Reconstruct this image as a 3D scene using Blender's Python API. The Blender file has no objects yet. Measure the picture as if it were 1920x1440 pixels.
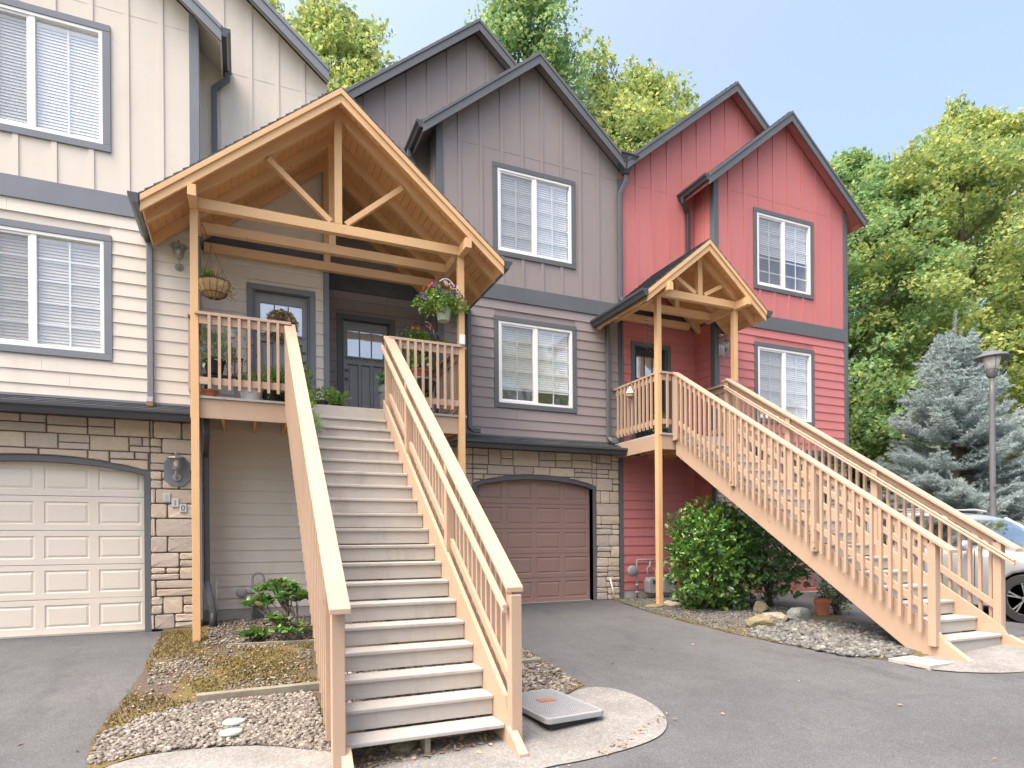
import bpy, bmesh, math, random
import numpy as np
from mathutils import Vector, Matrix
random.seed(7); rng = np.random.default_rng(7)
R = math.radians
scene = bpy.context.scene
COL = scene.collection

# ------------------------------------------------------------------ camera
HC = 1.171
cam_data = bpy.data.cameras.new("camera")
cam = bpy.data.objects.new("camera", cam_data); COL.objects.link(cam)
cam_data.sensor_width = 36.0
cam_data.lens = 1169.94 / 1920 * 36.0
cam_data.shift_y = (1012.07 - 720) / 1920
cam_data.clip_start = 0.05; cam_data.clip_end = 2000
cam.matrix_world = Matrix.Translation((0, 0, HC)) @ Matrix.Rotation(-0.4075, 4, 'Z') @ Matrix.Rotation(R(90), 4, 'X') @ Matrix.Rotation(-0.0072, 4, 'Z')
scene.camera = cam

# ------------------------------------------------------------------ sky, sun, exposure
SUN_EL, SUN_AZ = 63.0, 253.0       # azimuth clockwise from +Y
world = bpy.data.worlds.new("World"); scene.world = world; world.use_nodes = True
nt = world.node_tree
sky = nt.nodes.new('ShaderNodeTexSky'); sky.sky_type = 'NISHITA'; sky.sun_disc = False
sky.sun_elevation = R(SUN_EL); sky.sun_rotation = R(SUN_AZ); sky.air_density = 0.9; sky.dust_density = 7.5; sky.ozone_density = 0.6
bg = nt.nodes['Background']; bg.inputs['Strength'].default_value = 0.15
nt.links.new(sky.outputs['Color'], bg.inputs['Color'])
sd = bpy.data.lights.new("sun", 'SUN'); sun = bpy.data.objects.new("sun", sd); COL.objects.link(sun)
sd.energy = 0.5; sd.angle = R(45); sd.color = (1.0, 0.96, 0.92)
az, el = R(SUN_AZ), R(SUN_EL)
sdir = Vector((math.sin(az) * math.cos(el), math.cos(az) * math.cos(el), math.sin(el)))
sun.rotation_euler = sdir.to_track_quat('Z', 'Y').to_euler()
sun.location = (0, -20, 40)
scene.view_settings.view_transform = 'Standard'; scene.view_settings.look = 'None'
scene.view_settings.exposure = 1.72; scene.view_settings.gamma = 1.0
scene.cycles.max_bounces = 9; scene.cycles.transparent_max_bounces = 12
scene.cycles.diffuse_bounces = 7; scene.cycles.glossy_bounces = 3; scene.cycles.transmission_bounces = 4

# ------------------------------------------------------------------ materials
def new_mat(name):
    m = bpy.data.materials.new(name); m.use_nodes = True
    n = m.node_tree.nodes; p = n['Principled BSDF']
    return m, m.node_tree, p
def N(t, kind, **kw):
    n = t.nodes.new(kind)
    for k, v in kw.items(): setattr(n, k, v)
    return n
def pos(t, scale=(1, 1, 1)):
    g = N(t, 'ShaderNodeNewGeometry'); mp = N(t, 'ShaderNodeMapping'); mp.inputs['Scale'].default_value = scale
    t.links.new(g.outputs['Position'], mp.inputs['Vector']); return mp.outputs[0]
def noise(t, vec, scale, detail=4, rough=.55):
    n = N(t, 'ShaderNodeTexNoise'); n.inputs['Scale'].default_value = scale
    n.inputs['Detail'].default_value = detail; n.inputs['Roughness'].default_value = rough
    t.links.new(vec, n.inputs['Vector']); return n.outputs['Fac']
def ramp(t, fac, stops):
    r = N(t, 'ShaderNodeValToRGB'); e = r.color_ramp.elements
    while len(e) < len(stops): e.new(.5)
    for i, (p, c) in enumerate(stops):
        e[i].position = p; e[i].color = (c[0], c[1], c[2], 1)
    t.links.new(fac, r.inputs['Fac']); return r.outputs['Color']
def mixc(t, fac, a, b, blend='MIX'):
    m = N(t, 'ShaderNodeMix', data_type='RGBA', blend_type=blend)
    for s, v in ((m.inputs[0], fac), (m.inputs[6], a), (m.inputs[7], b)):
        if hasattr(v, 'links'): t.links.new(v, s)
        elif isinstance(v, (int, float)): s.default_value = v
        else: s.default_value = (v[0], v[1], v[2], 1)
    return m.outputs[2]
def bump(t, p, h, strength=.3, dist=.01):
    b = N(t, 'ShaderNodeBump'); b.inputs['Strength'].default_value = strength; b.inputs['Distance'].default_value = dist
    t.links.new(h, b.inputs['Height']); t.links.new(b.outputs[0], p.inputs['Normal'])
def sc(c, k): return tuple(min(1, x * k) for x in c)
def paint(name, c, rough=.6, var=.10, scale=1.3, grain=(1, 1, 1), gscale=60, bstr=.15, bdist=.002, spec=.35, metal=0, dirt=0, knots=0):
    m, t, p = new_mat(name)
    f = noise(t, pos(t), scale, 5)
    col = ramp(t, f, [(.3, sc(c, 1 - var)), (.7, sc(c, 1 + var * .6))])
    g = noise(t, pos(t, grain), gscale, 3)
    col = mixc(t, .35, col, ramp(t, g, [(.35, sc(c, 1 - var)), (.65, sc(c, 1 + var * .5))]))
    if dirt:
        d = noise(t, pos(t, (1, 1, .25)), 3.2, 8, .7)
        col = mixc(t, ramp(t, d, [(.52, (0, 0, 0)), (.78, (dirt, dirt, dirt))]), col, sc(c, .55))
    if knots:
        v = N(t, 'ShaderNodeTexVoronoi'); v.inputs['Scale'].default_value = 3.4; t.links.new(pos(t, (1, 1, 1)), v.inputs['Vector'])
        col = mixc(t, ramp(t, v.outputs['Distance'], [(.045, (knots, knots, knots)), (.085, (0, 0, 0))]), col, sc(c, .5))
        w = noise(t, pos(t, (1, 1, 1)), 22, 6, .75); col = mixc(t, ramp(t, w, [(.60, (0, 0, 0)), (.80, (.45, .45, .45))]), col, sc(c, .72))
    t.links.new(col, p.inputs['Base Color'])
    p.inputs['Roughness'].default_value = rough; p.inputs['Specular IOR Level'].default_value = spec; p.inputs['Metallic'].default_value = metal
    bump(t, p, g, bstr, bdist)
    return m
CREAM = (.66, .60, .515); GREY = (.275, .235, .225); RED = (.51, .175, .165)
M = {}
for k, c in (('cream', CREAM), ('grey', GREY), ('red', RED)):
    M[k + '_lap'] = paint(k + '_lap_paint', c, .62, .07, 1.1, (.6, .6, 9), 34, .25, .002, dirt=.22)
    M[k + '_board'] = paint(k + '_board_paint', c, .65, .06, .9, (9, 9, .5), 34, .25, .002, dirt=.20)
M['trim_cream'] = paint('slate_trim_paint', (.185, .20, .225), .55, .10, 2, (6, 6, 1), 30)
M['trim_dark'] = paint('charcoal_trim_paint', (.115, .122, .128), .55, .12, 2, (5, 5, 5), 30, dirt=.1)
M['rough_dark'] = paint('rough_sawn_charcoal', (.10, .102, .108), .8, .35, 3, (3, 3, 40), 8, .5, .004)
M['wood'] = paint('cedar_tone_stain', (.67, .42, .21), .6, .10, 1.5, (14, 14, 14), 8, .2, .0015, dirt=.12, knots=.6)
M['stair_wood'] = paint('tan_stair_stain', (.455, .325, .23), .6, .10, 1.5, (14, 14, 14), 8, .2, .0015, dirt=.14, knots=.55)
M['wood_soffit'] = paint('soffit_stain', (.74, .43, .19), .6, .12, 1.7, (3, 12, 3), 8, .2, .0015)
M['tread'] = paint('grey_deck_paint', (.425, .40, .36), .7, .12, 2.2, (2, 14, 14), 9, .3, .002, dirt=.7)
M['vinyl'] = paint('white_vinyl', (.80, .79, .76), .35, .03, 2)
M['blind'] = paint('blind_slat_white', (.84, .835, .81), .5, .03, 2)
M['blind_tan'] = paint('blind_slat_tan', (.62, .57, .48), .5, .05, 2)
M['gutter'] = paint('dark_metal_gutter', (.055, .058, .064), .35, .12, 3, spec=.5)
M['room'] = paint('pale_room_wall', (.42, .40, .37), .9, .1, 2)
M['interior'] = paint('interior_dark', (.06, .06, .06), .9, .3, 2)
M['door'] = paint('charcoal_door_paint', (.29, .295, .305), .45, .12, 3, (20, 20, 1), 10, .3, .002)
M['black_door'] = paint('black_door_paint', (.035, .035, .038), .45, .2, 3)
M['garage_cream'] = paint('garage_cream_paint', (.70, .63, .53), .5, .04, 1.5, (1, 1, 8), 50)
M['garage_brown'] = paint('garage_taupe_paint', (.31, .20, .165), .45, .06, 1.5, (1, 1, 8), 50)
M['garage_red'] = paint('garage_red_paint', (.40, .16, .15), .45, .06, 1.5)
M['concrete'] = paint('foundation_concrete', (.42, .39, .35), .9, .16, 3, (1, 1, 1), 80, .5, .004, dirt=.4)
M['metal_grey'] = paint('galvanised_grey_paint', (.27, .28, .29), .45, .15, 6, spec=.5)
M['pewter'] = paint('pewter_lamp_metal', (.36, .34, .31), .4, .2, 30, metal=.5)
M['iron'] = paint('black_iron', (.03, .03, .032), .5, .3, 20)
M['white_pipe'] = paint('white_pvc', (.75, .74, .72), .4, .04)
M['terracotta'] = paint('terracotta', (.42, .15, .075), .75, .2, 12)
M['sage_pot'] = paint('sage_plastic', (.36, .40, .28), .5, .05, 5)
M['coir'] = paint('coir_fibre', (.50, .34, .17), .95, .3, 20, (1, 1, 1), 90, .8, .01)
M['dry'] = paint('dried_stems', (.30, .19, .11), .9, .4, 30)
M['timber'] = paint('weathered_timber', (.24, .22, .17), .85, .35, 4, (2, 14, 14), 10, .6, .006)
M['bark'] = paint('bark', (.16, .13, .10), .9, .35, 5, (4, 4, 1), 8, .9, .03)
M['rock'] = paint('field_rock', (.36, .31, .24), .9, .35, 7, (1, 1, 1), 30, .9, .02)
M['rock_moss'] = paint('mossy_rock', (.23, .20, .12), .95, .4, 7, (1, 1, 1), 40, .9, .02)
M['rock_grey'] = paint('grey_green_rock', (.22, .24, .22), .85, .3, 7, (1, 1, 1), 30, .8, .02)
M['poly_lid'] = paint('grey_polymer', (.31, .31, .31), .65, .12, 10, (1, 1, 1), 120, .5, .003)
M['rust'] = paint('rusty_plate', (.33, .15, .10), .8, .3, 30)
M['lamp_pole'] = paint('grey_lamp_pole', (.14, .14, .145), .45, .1, 4)
M['verdigris'] = paint('verdigris_disc', (.33, .40, .34), .85, .2, 20)
M['digit'] = paint('digit_grey', (.13, .14, .17), .5, .1)
M['digit_pale'] = paint('digit_pale', (.45, .45, .44), .6, .1)
M['tile'] = paint('number_tile', (.52, .53, .53), .4, .05)

def glass_pane(name, tint=(.9, .95, 1), refl=.16):
    m, t, p = new_mat(name); out = t.nodes['Material Output']
    tr = N(t, 'ShaderNodeBsdfTransparent'); tr.inputs[0].default_value = (.97, .98, .98, 1)
    gl = N(t, 'ShaderNodeBsdfGlossy'); gl.inputs['Roughness'].default_value = .02; gl.inputs[0].default_value = (*tint, 1)
    nz = noise(t, pos(t), 1.6, 2); b = N(t, 'ShaderNodeBump'); b.inputs['Strength'].default_value = .25; b.inputs['Distance'].default_value = .01
    t.links.new(nz, b.inputs['Height']); t.links.new(b.outputs[0], gl.inputs['Normal'])
    fw = N(t, 'ShaderNodeLayerWeight'); fw.inputs['Blend'].default_value = .5
    lw = N(t, 'ShaderNodeMath', operation='POWER'); lw.inputs[1].default_value = 4.0; t.links.new(fw.outputs['Facing'], lw.inputs[0])
    ad = N(t, 'ShaderNodeMath', operation='ADD'); ad.inputs[1].default_value = refl; ad.use_clamp = True
    t.links.new(lw.outputs[0], ad.inputs[0])
    mx = N(t, 'ShaderNodeMixShader'); t.links.new(ad.outputs[0], mx.inputs[0]); t.links.new(tr.outputs[0], mx.inputs[1]); t.links.new(gl.outputs[0], mx.inputs[2])
    t.links.new(mx.outputs[0], out.inputs[0]); return m
M['glass'] = glass_pane('window_glass', refl=.17)
M['door_glass'] = glass_pane('door_glass', (.95, .97, 1), .35)
M['car_glass'] = glass_pane('car_glass', (.9, .95, .95), .22)
def screen_mat():
    m, t, p = new_mat('insect_screen'); out = t.nodes['Material Output']
    tr = N(t, 'ShaderNodeBsdfTransparent'); df = N(t, 'ShaderNodeBsdfDiffuse'); df.inputs[0].default_value = (.22, .22, .225, 1)
    mx = N(t, 'ShaderNodeMixShader'); mx.inputs[0].default_value = .24
    t.links.new(tr.outputs[0], mx.inputs[1]); t.links.new(df.outputs[0], mx.inputs[2]); t.links.new(mx.outputs[0], out.inputs[0]); return m
M['screen'] = screen_mat()
def stone_mat():
    m, t, p = new_mat('ledge_stone')
    a = N(t, 'ShaderNodeAttribute'); a.attribute_name = 'tint'
    f = noise(t, pos(t, (1, 1, 2)), 7, 8, .65); g = noise(t, pos(t), 45, 6, .7)
    c = mixc(t, ramp(t, f, [(.3, (0, 0, 0)), (.75, (.75, .75, .75))]), a.outputs['Color'], (.56, .46, .34))
    c = mixc(t, .5, c, ramp(t, g, [(.3, (.65, .55, .55)), (.7, (1, 1, 1))]), 'MULTIPLY')
    t.links.new(c, p.inputs['Base Color']); p.inputs['Roughness'].default_value = .9
    ad = N(t, 'ShaderNodeMath', operation='ADD'); t.links.new(f, ad.inputs[0]); t.links.new(g, ad.inputs[1])
    bump(t, p, ad.outputs[0], .6, .012); return m
M['stone'] = stone_mat()
M['mortar'] = paint('dark_mortar', (.17, .15, .125), .95, .3, 10)
def shingle_mat():
    m, t, p = new_mat('asphalt_shingle')
    a = N(t, 'ShaderNodeAttribute'); a.attribute_name = 'tint'
    g = noise(t, pos(t), 160, 3, .8)
    c = mixc(t, .6, a.outputs['Color'], ramp(t, g, [(.35, (.4, .4, .4)), (.65, (1.6, 1.6, 1.6))]), 'MULTIPLY')
    t.links.new(c, p.inputs['Base Color']); p.inputs['Roughness'].default_value = .95
    bump(t, p, g, .5, .004); return m
M['shingle'] = shingle_mat()
def asphalt_mat():
    m, t, p = new_mat('asphalt')
    v = N(t, 'ShaderNodeTexVoronoi'); v.inputs['Scale'].default_value = 190
    t.links.new(pos(t), v.inputs['Vector'])
    spk = ramp(t, v.outputs['Color'], [(.0, (.042, .043, .045)), (.55, (.082, .084, .087)), (1, (.19, .19, .19))])
    big = noise(t, pos(t), .55, 6, .6); mid = noise(t, pos(t), 6, 6, .7)
    c = mixc(t, .35, spk, (.090, .093, .096)); c = mixc(t, .9, c, ramp(t, big, [(.25, (.72, .72, .72)), (.5, (1, 1, 1)), (.75, (1.22, 1.21, 1.18))]), 'MULTIPLY')
    st2 = noise(t, pos(t, (1, .35, 1)), 1.6, 8, .7); c = mixc(t, .8, c, ramp(t, st2, [(.34, (.70, .70, .70)), (.46, (1, 1, 1))]), 'MULTIPLY')
    c = mixc(t, .5, c, ramp(t, mid, [(.3, (.8, .8, .8)), (.7, (1.2, 1.2, 1.2))]), 'MULTIPLY')
    v2 = N(t, 'ShaderNodeTexVoronoi'); v2.inputs['Scale'].default_value = 9; t.links.new(pos(t), v2.inputs['Vector'])
    c = mixc(t, ramp(t, v2.outputs['Distance'], [(.018, (1, 1, 1)), (.03, (0, 0, 0))]), c, (.36, .345, .31))
    t.links.new(c, p.inputs['Base Color']); p.inputs['Roughness'].default_value = .92
    bump(t, p, v.outputs['Distance'], .35, .004); return m
M['asphalt'] = asphalt_mat()
def concrete_ground():
    m, t, p = new_mat('broom_concrete')
    v = N(t, 'ShaderNodeTexVoronoi'); v.inputs['Scale'].default_value = 75; t.links.new(pos(t), v.inputs['Vector'])
    spk = ramp(t, v.outputs['Color'], [(0, (.17, .165, .155)), (.5, (.215, .21, .198)), (1, (.29, .285, .27))])
    big = noise(t, pos(t), 2.2, 8, .7)
    c = mixc(t, .8, spk, ramp(t, big, [(.3, (.65, .64, .62)), (.7, (1.2, 1.2, 1.18))]), 'MULTIPLY')
    t.links.new(c, p.inputs['Base Color']); p.inputs['Roughness'].default_value = .9
    bump(t, p, v.outputs['Distance'], .5, .006); return m
M['concrete_ground'] = concrete_ground()
def soil_mat():
    m, t, p = new_mat('bed_soil_and_moss')
    a = noise(t, pos(t), 2.4, 8, .65); b = noise(t, pos(t), 45, 6, .75); c2 = noise(t, pos(t, (1.1, .9, 1)), 1.1, 6, .6)
    moss = ramp(t, b, [(.3, (.06, .045, .015)), (.55, (.17, .125, .04)), (.75, (.27, .21, .09))])
    dirt = ramp(t, b, [(.3, (.045, .032, .025)), (.6, (.13, .10, .075)), (.8, (.28, .24, .20))])
    c = mixc(t, ramp(t, c2, [(.44, (0, 0, 0)), (.56, (1, 1, 1))]), dirt, moss)
    green = ramp(t, b, [(.3, (.03, .05, .01)), (.7, (.13, .16, .04))])
    c = mixc(t, ramp(t, a, [(.60, (0, 0, 0)), (.72, (1, 1, 1))]), c, green)
    t.links.new(c, p.inputs['Base Color']); p.inputs['Roughness'].default_value = 1
    bump(t, p, b, .9, .02); return m
M['soil'] = soil_mat()
def island_mat(name, cols, rough=.6, translucent=0, spec=.4):
    m, t, p = new_mat(name); out = t.nodes['Material Output']
    g = N(t, 'ShaderNodeNewGeometry')
    st = [(i / (len(cols) - 1), c) for i, c in enumerate(cols)]
    c = ramp(t, g.outputs['Random Per Island'], st)
    nz = noise(t, pos(t), .8, 4); c = mixc(t, .45, c, ramp(t, nz, [(.3, (.6, .7, .6)), (.7, (1.3, 1.25, 1.1))]), 'MULTIPLY')
    t.links.new(c, p.inputs['Base Color']); p.inputs['Roughness'].default_value = rough; p.inputs['Specular IOR Level'].default_value = spec
    if translucent:
        tl = N(t, 'ShaderNodeBsdfTranslucent'); t.links.new(c, tl.inputs[0])
        mx = N(t, 'ShaderNodeMixShader'); mx.inputs[0].default_value = translucent
        t.links.new(p.outputs[0], mx.inputs[1]); t.links.new(tl.outputs[0], mx.inputs[2]); t.links.new(mx.outputs[0], out.inputs[0])
    return m
M['gravel'] = island_mat('gravel_pebbles', [(.07, .065, .06), (.22, .18, .155), (.14, .125, .115), (.30, .265, .24), (.12, .095, .08), (.38, .345, .315)], .8)
M['gravel_grey'] = island_mat('gravel_grey', [(.06, .06, .062), (.15, .148, .145), (.10, .10, .10), (.26, .25, .235)], .8)
M['maple'] = island_mat('maple_leaves', [(.16, .28, .12), (.27, .38, .13), (.42, .48, .14), (.20, .33, .14), (.60, .57, .18), (.30, .41, .15), (.52, .52, .15)], .5, .5)
M['maple_dark'] = island_mat('maple_leaves_cool', [(.15, .29, .14), (.23, .38, .16), (.33, .45, .16), (.18, .33, .16), (.50, .54, .17)], .5, .5)
M['spruce'] = island_mat('blue_spruce_needles', [(.26, .33, .36), (.38, .46, .48), (.48, .55, .57), (.31, .39, .41)], .6, .1)
M['shrub'] = island_mat('glossy_shrub_leaves', [(.045, .13, .04), (.10, .23, .045), (.24, .38, .06), (.06, .17, .055), (.17, .32, .06), (.06, .16, .06)], .3, .25, .6)
M['shrub_dark'] = island_mat('dark_shrub_leaves', [(.05, .14, .06), (.10, .22, .08), (.07, .18, .08), (.08, .19, .08), (.12, .25, .08), (.07, .17, .08), (.11, .24, .09), (.14, .26, .07), (.08, .19, .08), (.30, .17, .12)], .3, .2, .6)
M['rhodo'] = island_mat('rhododendron_leaves', [(.07, .20, .04), (.15, .30, .06), (.10, .22, .07), (.35, .27, .12)], .35, .25, .5)
M['herb'] = island_mat('herb_leaves', [(.10, .22, .04), (.24, .38, .08), (.17, .30, .06), (.34, .42, .12)], .5, .3)
M['pale_leaf'] = island_mat('pale_leaves', [(.25, .38, .24), (.36, .48, .33), (.40, .48, .20)], .5, .3)
M['petal_purple'] = island_mat('purple_petals', [(.10, .04, .30), (.16, .06, .36)], .6, .2)
M['petal_coral'] = island_mat('coral_petals', [(.75, .12, .09), (.80, .20, .12)], .6, .2)
M['moss'] = island_mat('moss_tufts', [(.14, .11, .03), (.24, .18, .05), (.20, .13, .06), (.12, .13, .04), (.30, .23, .09)], 1)
M['litter'] = island_mat('dry_leaf_litter', [(.30, .17, .09), (.45, .30, .18), (.22, .12, .07), (.55, .42, .28)], .9)
M['wreath'] = island_mat('dried_wreath_twigs', [(.44, .31, .19), (.56, .42, .27), (.32, .21, .13)], .9)
mm, tt_, pp = new_mat('silver_car_paint'); pp.inputs['Base Color'].default_value = (.52, .54, .55, 1); pp.inputs['Metallic'].default_value = .55; pp.inputs['Roughness'].default_value = .28; pp.inputs['Coat Weight'].default_value = .6; M['car'] = mm
mm, tt_, pp = new_mat('tyre_rubber'); pp.inputs['Base Color'].default_value = (.025, .025, .026, 1); pp.inputs['Roughness'].default_value = .85; M['tyre'] = mm
mm, tt_, pp = new_mat('alloy'); pp.inputs['Base Color'].default_value = (.55, .56, .57, 1); pp.inputs['Metallic'].default_value = .8; pp.inputs['Roughness'].default_value = .3; M['alloy'] = mm
mm, tt_, pp = new_mat('black_plastic'); pp.inputs['Base Color'].default_value = (.02, .02, .02, 1); pp.inputs['Roughness'].default_value = .6; M['plastic'] = mm
mm, tt_, pp = new_mat('lens_red'); pp.inputs['Base Color'].default_value = (.35, .02, .02, 1); pp.inputs['Roughness'].default_value = .15; M['lens_red'] = mm
mm, tt_, pp = new_mat('lamp_glass'); pp.inputs['Base Color'].default_value = (.75, .74, .70, 1); pp.inputs['Roughness'].default_value = .3; M['lamp_glass'] = mm
mm, tt_, pp = new_mat('chime_metal'); pp.inputs['Base Color'].default_value = (.6, .62, .64, 1); pp.inputs['Metallic'].default_value = .7; pp.inputs['Roughness'].default_value = .3; M['chime'] = mm

# ------------------------------------------------------------------ mesh helpers
class MB:
    def __init__(s): s.v = []; s.f = []; s.c = []; s.cur = (1, 1, 1); s.usec = False
    def add(s, vs, fs):
        o = len(s.v); s.v += [tuple(v) for v in vs]; s.f += [tuple(i + o for i in f) for f in fs]; s.c += [s.cur] * len(fs); return s
    def box(s, x0, x1, y0, y1, z0, z1):
        vs = [(x, y, z) for x in (x0, x1) for y in (y0, y1) for z in (z0, z1)]
        return s.add(vs, [(0, 1, 3, 2), (4, 6, 7, 5), (0, 4, 5, 1), (2, 3, 7, 6), (0, 2, 6, 4), (1, 5, 7, 3)])
    def hexa(s, a, b):      # two quads (each 4 pts) -> closed hexahedron
        return s.add(list(a) + list(b), [(3, 2, 1, 0), (4, 5, 6, 7), (0, 1, 5, 4), (1, 2, 6, 5), (2, 3, 7, 6), (3, 0, 4, 7)])
    def prism(s, poly, axis, a0, a1):   # poly 2d; axis 'x': (y,z), 'y': (x,z), 'z': (x,y)
        def P(p, a): return (a, p[0], p[1]) if axis == 'x' else (p[0], a, p[1]) if axis == 'y' else (p[0], p[1], a)
        n = len(poly); vs = [P(p, a0) for p in poly] + [P(p, a1) for p in poly]
        return s.add(vs, [tuple(range(n))[::-1], tuple(range(n, 2 * n))] + [(i, (i + 1) % n, (i + 1) % n + n, i + n) for i in range(n)])
    def beam(s, p0, p1, w, h, up=(0, 0, 1)):
        p0, p1 = Vector(p0), Vector(p1); d = (p1 - p0).normalized(); up = Vector(up)
        if abs(d.dot(up)) > .98: up = Vector((0, 1, 0))
        r = d.cross(up).normalized(); u = r.cross(d).normalized()
        q = [r * (w / 2 * a) + u * (h / 2 * b) for a, b in ((-1, -1), (1, -1), (1, 1), (-1, 1))]
        return s.hexa([p0 + k for k in q], [p1 + k for k in q])
    def tube(s, pts, r, n=8, cap=True):
        pts = [Vector(p) for p in pts]; rr = r if isinstance(r, (list, tuple)) else [r] * len(pts)
        vs = []; fs = []; prev = None
        for i, p in enumerate(pts):
            d = (pts[min(i + 1, len(pts) - 1)] - pts[max(i - 1, 0)]).normalized()
            if prev is None:
                a = Vector((0, 0, 1)) if abs(d.z) < .9 else Vector((1, 0, 0)); a = (a - d * a.dot(d)).normalized()
            else: a = (prev - d * prev.dot(d)).normalized()
            prev = a; b = d.cross(a)
            for k in range(n):
                t = 2 * math.pi * k / n; vs.append(p + (a * math.cos(t) + b * math.sin(t)) * rr[i])
        for i in range(len(pts) - 1):
            for k in range(n): fs.append((i * n + k, i * n + (k + 1) % n, (i + 1) * n + (k + 1) % n, (i + 1) * n + k))
        if cap: fs.append(tuple(range(n))[::-1]); fs.append(tuple(range((len(pts) - 1) * n, len(pts) * n)))
        return s.add(vs, fs)
    def lathe(s, prof, c=(0, 0, 0), n=20, axis='z', sx=1, sy=1):
        vs = []; m = len(prof)
        for r, z in prof:
            for k in range(n):
                t = 2 * math.pi * k / n; a, b = r * math.cos(t) * sx, r * math.sin(t) * sy
                if axis == 'z': vs.append((c[0] + a, c[1] + b, c[2] + z))
                elif axis == 'x': vs.append((c[0] + z, c[1] + a, c[2] + b))
                else: vs.append((c[0] + a, c[1] + z, c[2] + b))
        fs = [(i * n + k, i * n + (k + 1) % n, (i + 1) * n + (k + 1) % n, (i + 1) * n + k) for i in range(m - 1) for k in range(n)]
        fs += [tuple(range(n))[::-1], tuple(range((m - 1) * n, m * n))]
        return s.add(vs, fs)
    def build(s, name, mat, parent=None, bevel=0, smooth=False, recalc=True):
        me = bpy.data.meshes.new(name); me.from_pydata(s.v, [], s.f)
        if s.usec:
            at = me.color_attributes.new('tint', 'FLOAT_COLOR', 'CORNER'); i = 0
            buf = []
            for p, c in zip(s.f, s.c): buf += [c[0], c[1], c[2], 1.0] * len(p)
            at.data.foreach_set('color', buf)
        if recalc and len(s.f) < 60000:
            bm = bmesh.new(); bm.from_mesh(me); bmesh.ops.recalc_face_normals(bm, faces=bm.faces); bm.to_mesh(me); bm.free()
        me.materials.append(mat)
        if smooth: me.shade_smooth()
        o = bpy.data.objects.new(name, me); COL.objects.link(o)
        if parent is not None: o.parent = parent; o.matrix_parent_inverse = parent.matrix_world.inverted()
        if bevel:
            b = o.modifiers.new('bevel', 'BEVEL'); b.width = bevel; b.segments = 2; b.limit_method = 'ANGLE'; b.angle_limit = R(40)
        return o
def tag(o, label=None, cat=None, group=None, kind=None):
    if label: o['label'] = label
    if cat: o['category'] = cat
    if group: o['group'] = group
    if kind: o['kind'] = kind
    return o
def thing(name, loc, label, cat, group=None):
    o = bpy.data.objects.new(name, None); COL.objects.link(o); o.location = loc; o.empty_display_size = .2
    o.matrix_world = Matrix.Translation(loc)
    return tag(o, label, cat, group)

def hgt(X, Y):
    s = min(max(.42 - .053 * (X - 1.9), .08), .6); t = min(max((9.6 - Y) / 5.2, 0), 1.2)
    return -s * t
def numpy_mesh(name, verts, faces_k, mat, parent=None):   # verts (n,3); faces_k (m,k)
    me = bpy.data.meshes.new(name); m, k = faces_k.shape
    me.vertices.add(len(verts)); me.vertices.foreach_set('co', verts.astype(np.float32).ravel())
    me.loops.add(m * k); me.loops.foreach_set('vertex_index', faces_k.astype(np.int32).ravel())
    me.polygons.add(m); me.polygons.foreach_set('loop_start', np.arange(0, m * k, k, dtype=np.int32))
    me.update(calc_edges=True); me.materials.append(mat)
    o = bpy.data.objects.new(name, me); COL.objects.link(o)
    if parent is not None: o.parent = parent; o.matrix_parent_inverse = parent.matrix_world.inverted()
    return o
def rand_basis(n, up_bias=.0, dirs=None):
    a = rng.normal(size=(n, 3)) if dirs is None else dirs
    a /= np.linalg.norm(a, axis=1)[:, None] + 1e-9
    b = rng.normal(size=(n, 3)); b[:, 2] += up_bias * 2
    b -= (b * a).sum(1)[:, None] * a; b /= np.linalg.norm(b, axis=1)[:, None] + 1e-9
    return a, np.cross(b, a), b     # length dir, width dir, normal
LEAF = {'maple': (np.array([(0, 0, 0), (.45, .3, .05), (.5, .75, 0), (1, .0, -.12), (.5, -.75, 0), (.45, -.3, .05)]), np.array([[0, 1, 3, 5], [1, 2, 3, 3], [5, 3, 4, 4]])),
        'oval': (np.array([(0, 0, 0), (.3, .26, .05), (.72, .22, .03), (1, 0, -.06), (.72, -.22, .03), (.3, -.26, .05), (.5, 0, -.04)]), np.array([[0, 6, 2, 1], [6, 3, 3, 2], [0, 5, 4, 6], [6, 4, 3, 3]])),
        'strip': (np.array([(0, -.06, 0), (0, .06, 0), (1, .03, 0), (1, -.03, 0)]), np.array([[0, 3, 2, 1]]))}
def leaves(name, cen, size, mat, shape='maple', up=.6, dirs=None, parent=None, jitter=.35):
    n = len(cen); a, w, nn = rand_basis(n, up, dirs)
    tv, tf = LEAF[shape]; sz = size * (1 + jitter * (rng.random(n) * 2 - 1))
    V = cen[:, None, :] + sz[:, None, None] * (tv[None, :, 0:1] * a[:, None, :] + tv[None, :, 1:2] * w[:, None, :] + tv[None, :, 2:3] * nn[:, None, :])
    k = len(tv)
    F = (tf[None] + (np.arange(n) * k)[:, None, None]).reshape(-1, 4)
    tri = F[:, 2] == F[:, 3]
    V = V.reshape(-1, 3)
    me = bpy.data.meshes.new(name)
    q, t3 = F[~tri], F[tri][:, :3]
    loops = np.concatenate([q.ravel(), t3.ravel()]); starts = np.concatenate([np.arange(len(q)) * 4, len(q) * 4 + np.arange(len(t3)) * 3])
    me.vertices.add(len(V)); me.vertices.foreach_set('co', V.astype(np.float32).ravel())
    me.loops.add(len(loops)); me.loops.foreach_set('vertex_index', loops.astype(np.int32))
    me.polygons.add(len(starts)); me.polygons.foreach_set('loop_start', starts.astype(np.int32))
    me.update(calc_edges=True); me.materials.append(mat)
    o = bpy.data.objects.new(name, me); COL.objects.link(o)
    if parent is not None: o.parent = parent; o.matrix_parent_inverse = parent.matrix_world.inverted()
    return o

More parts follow.
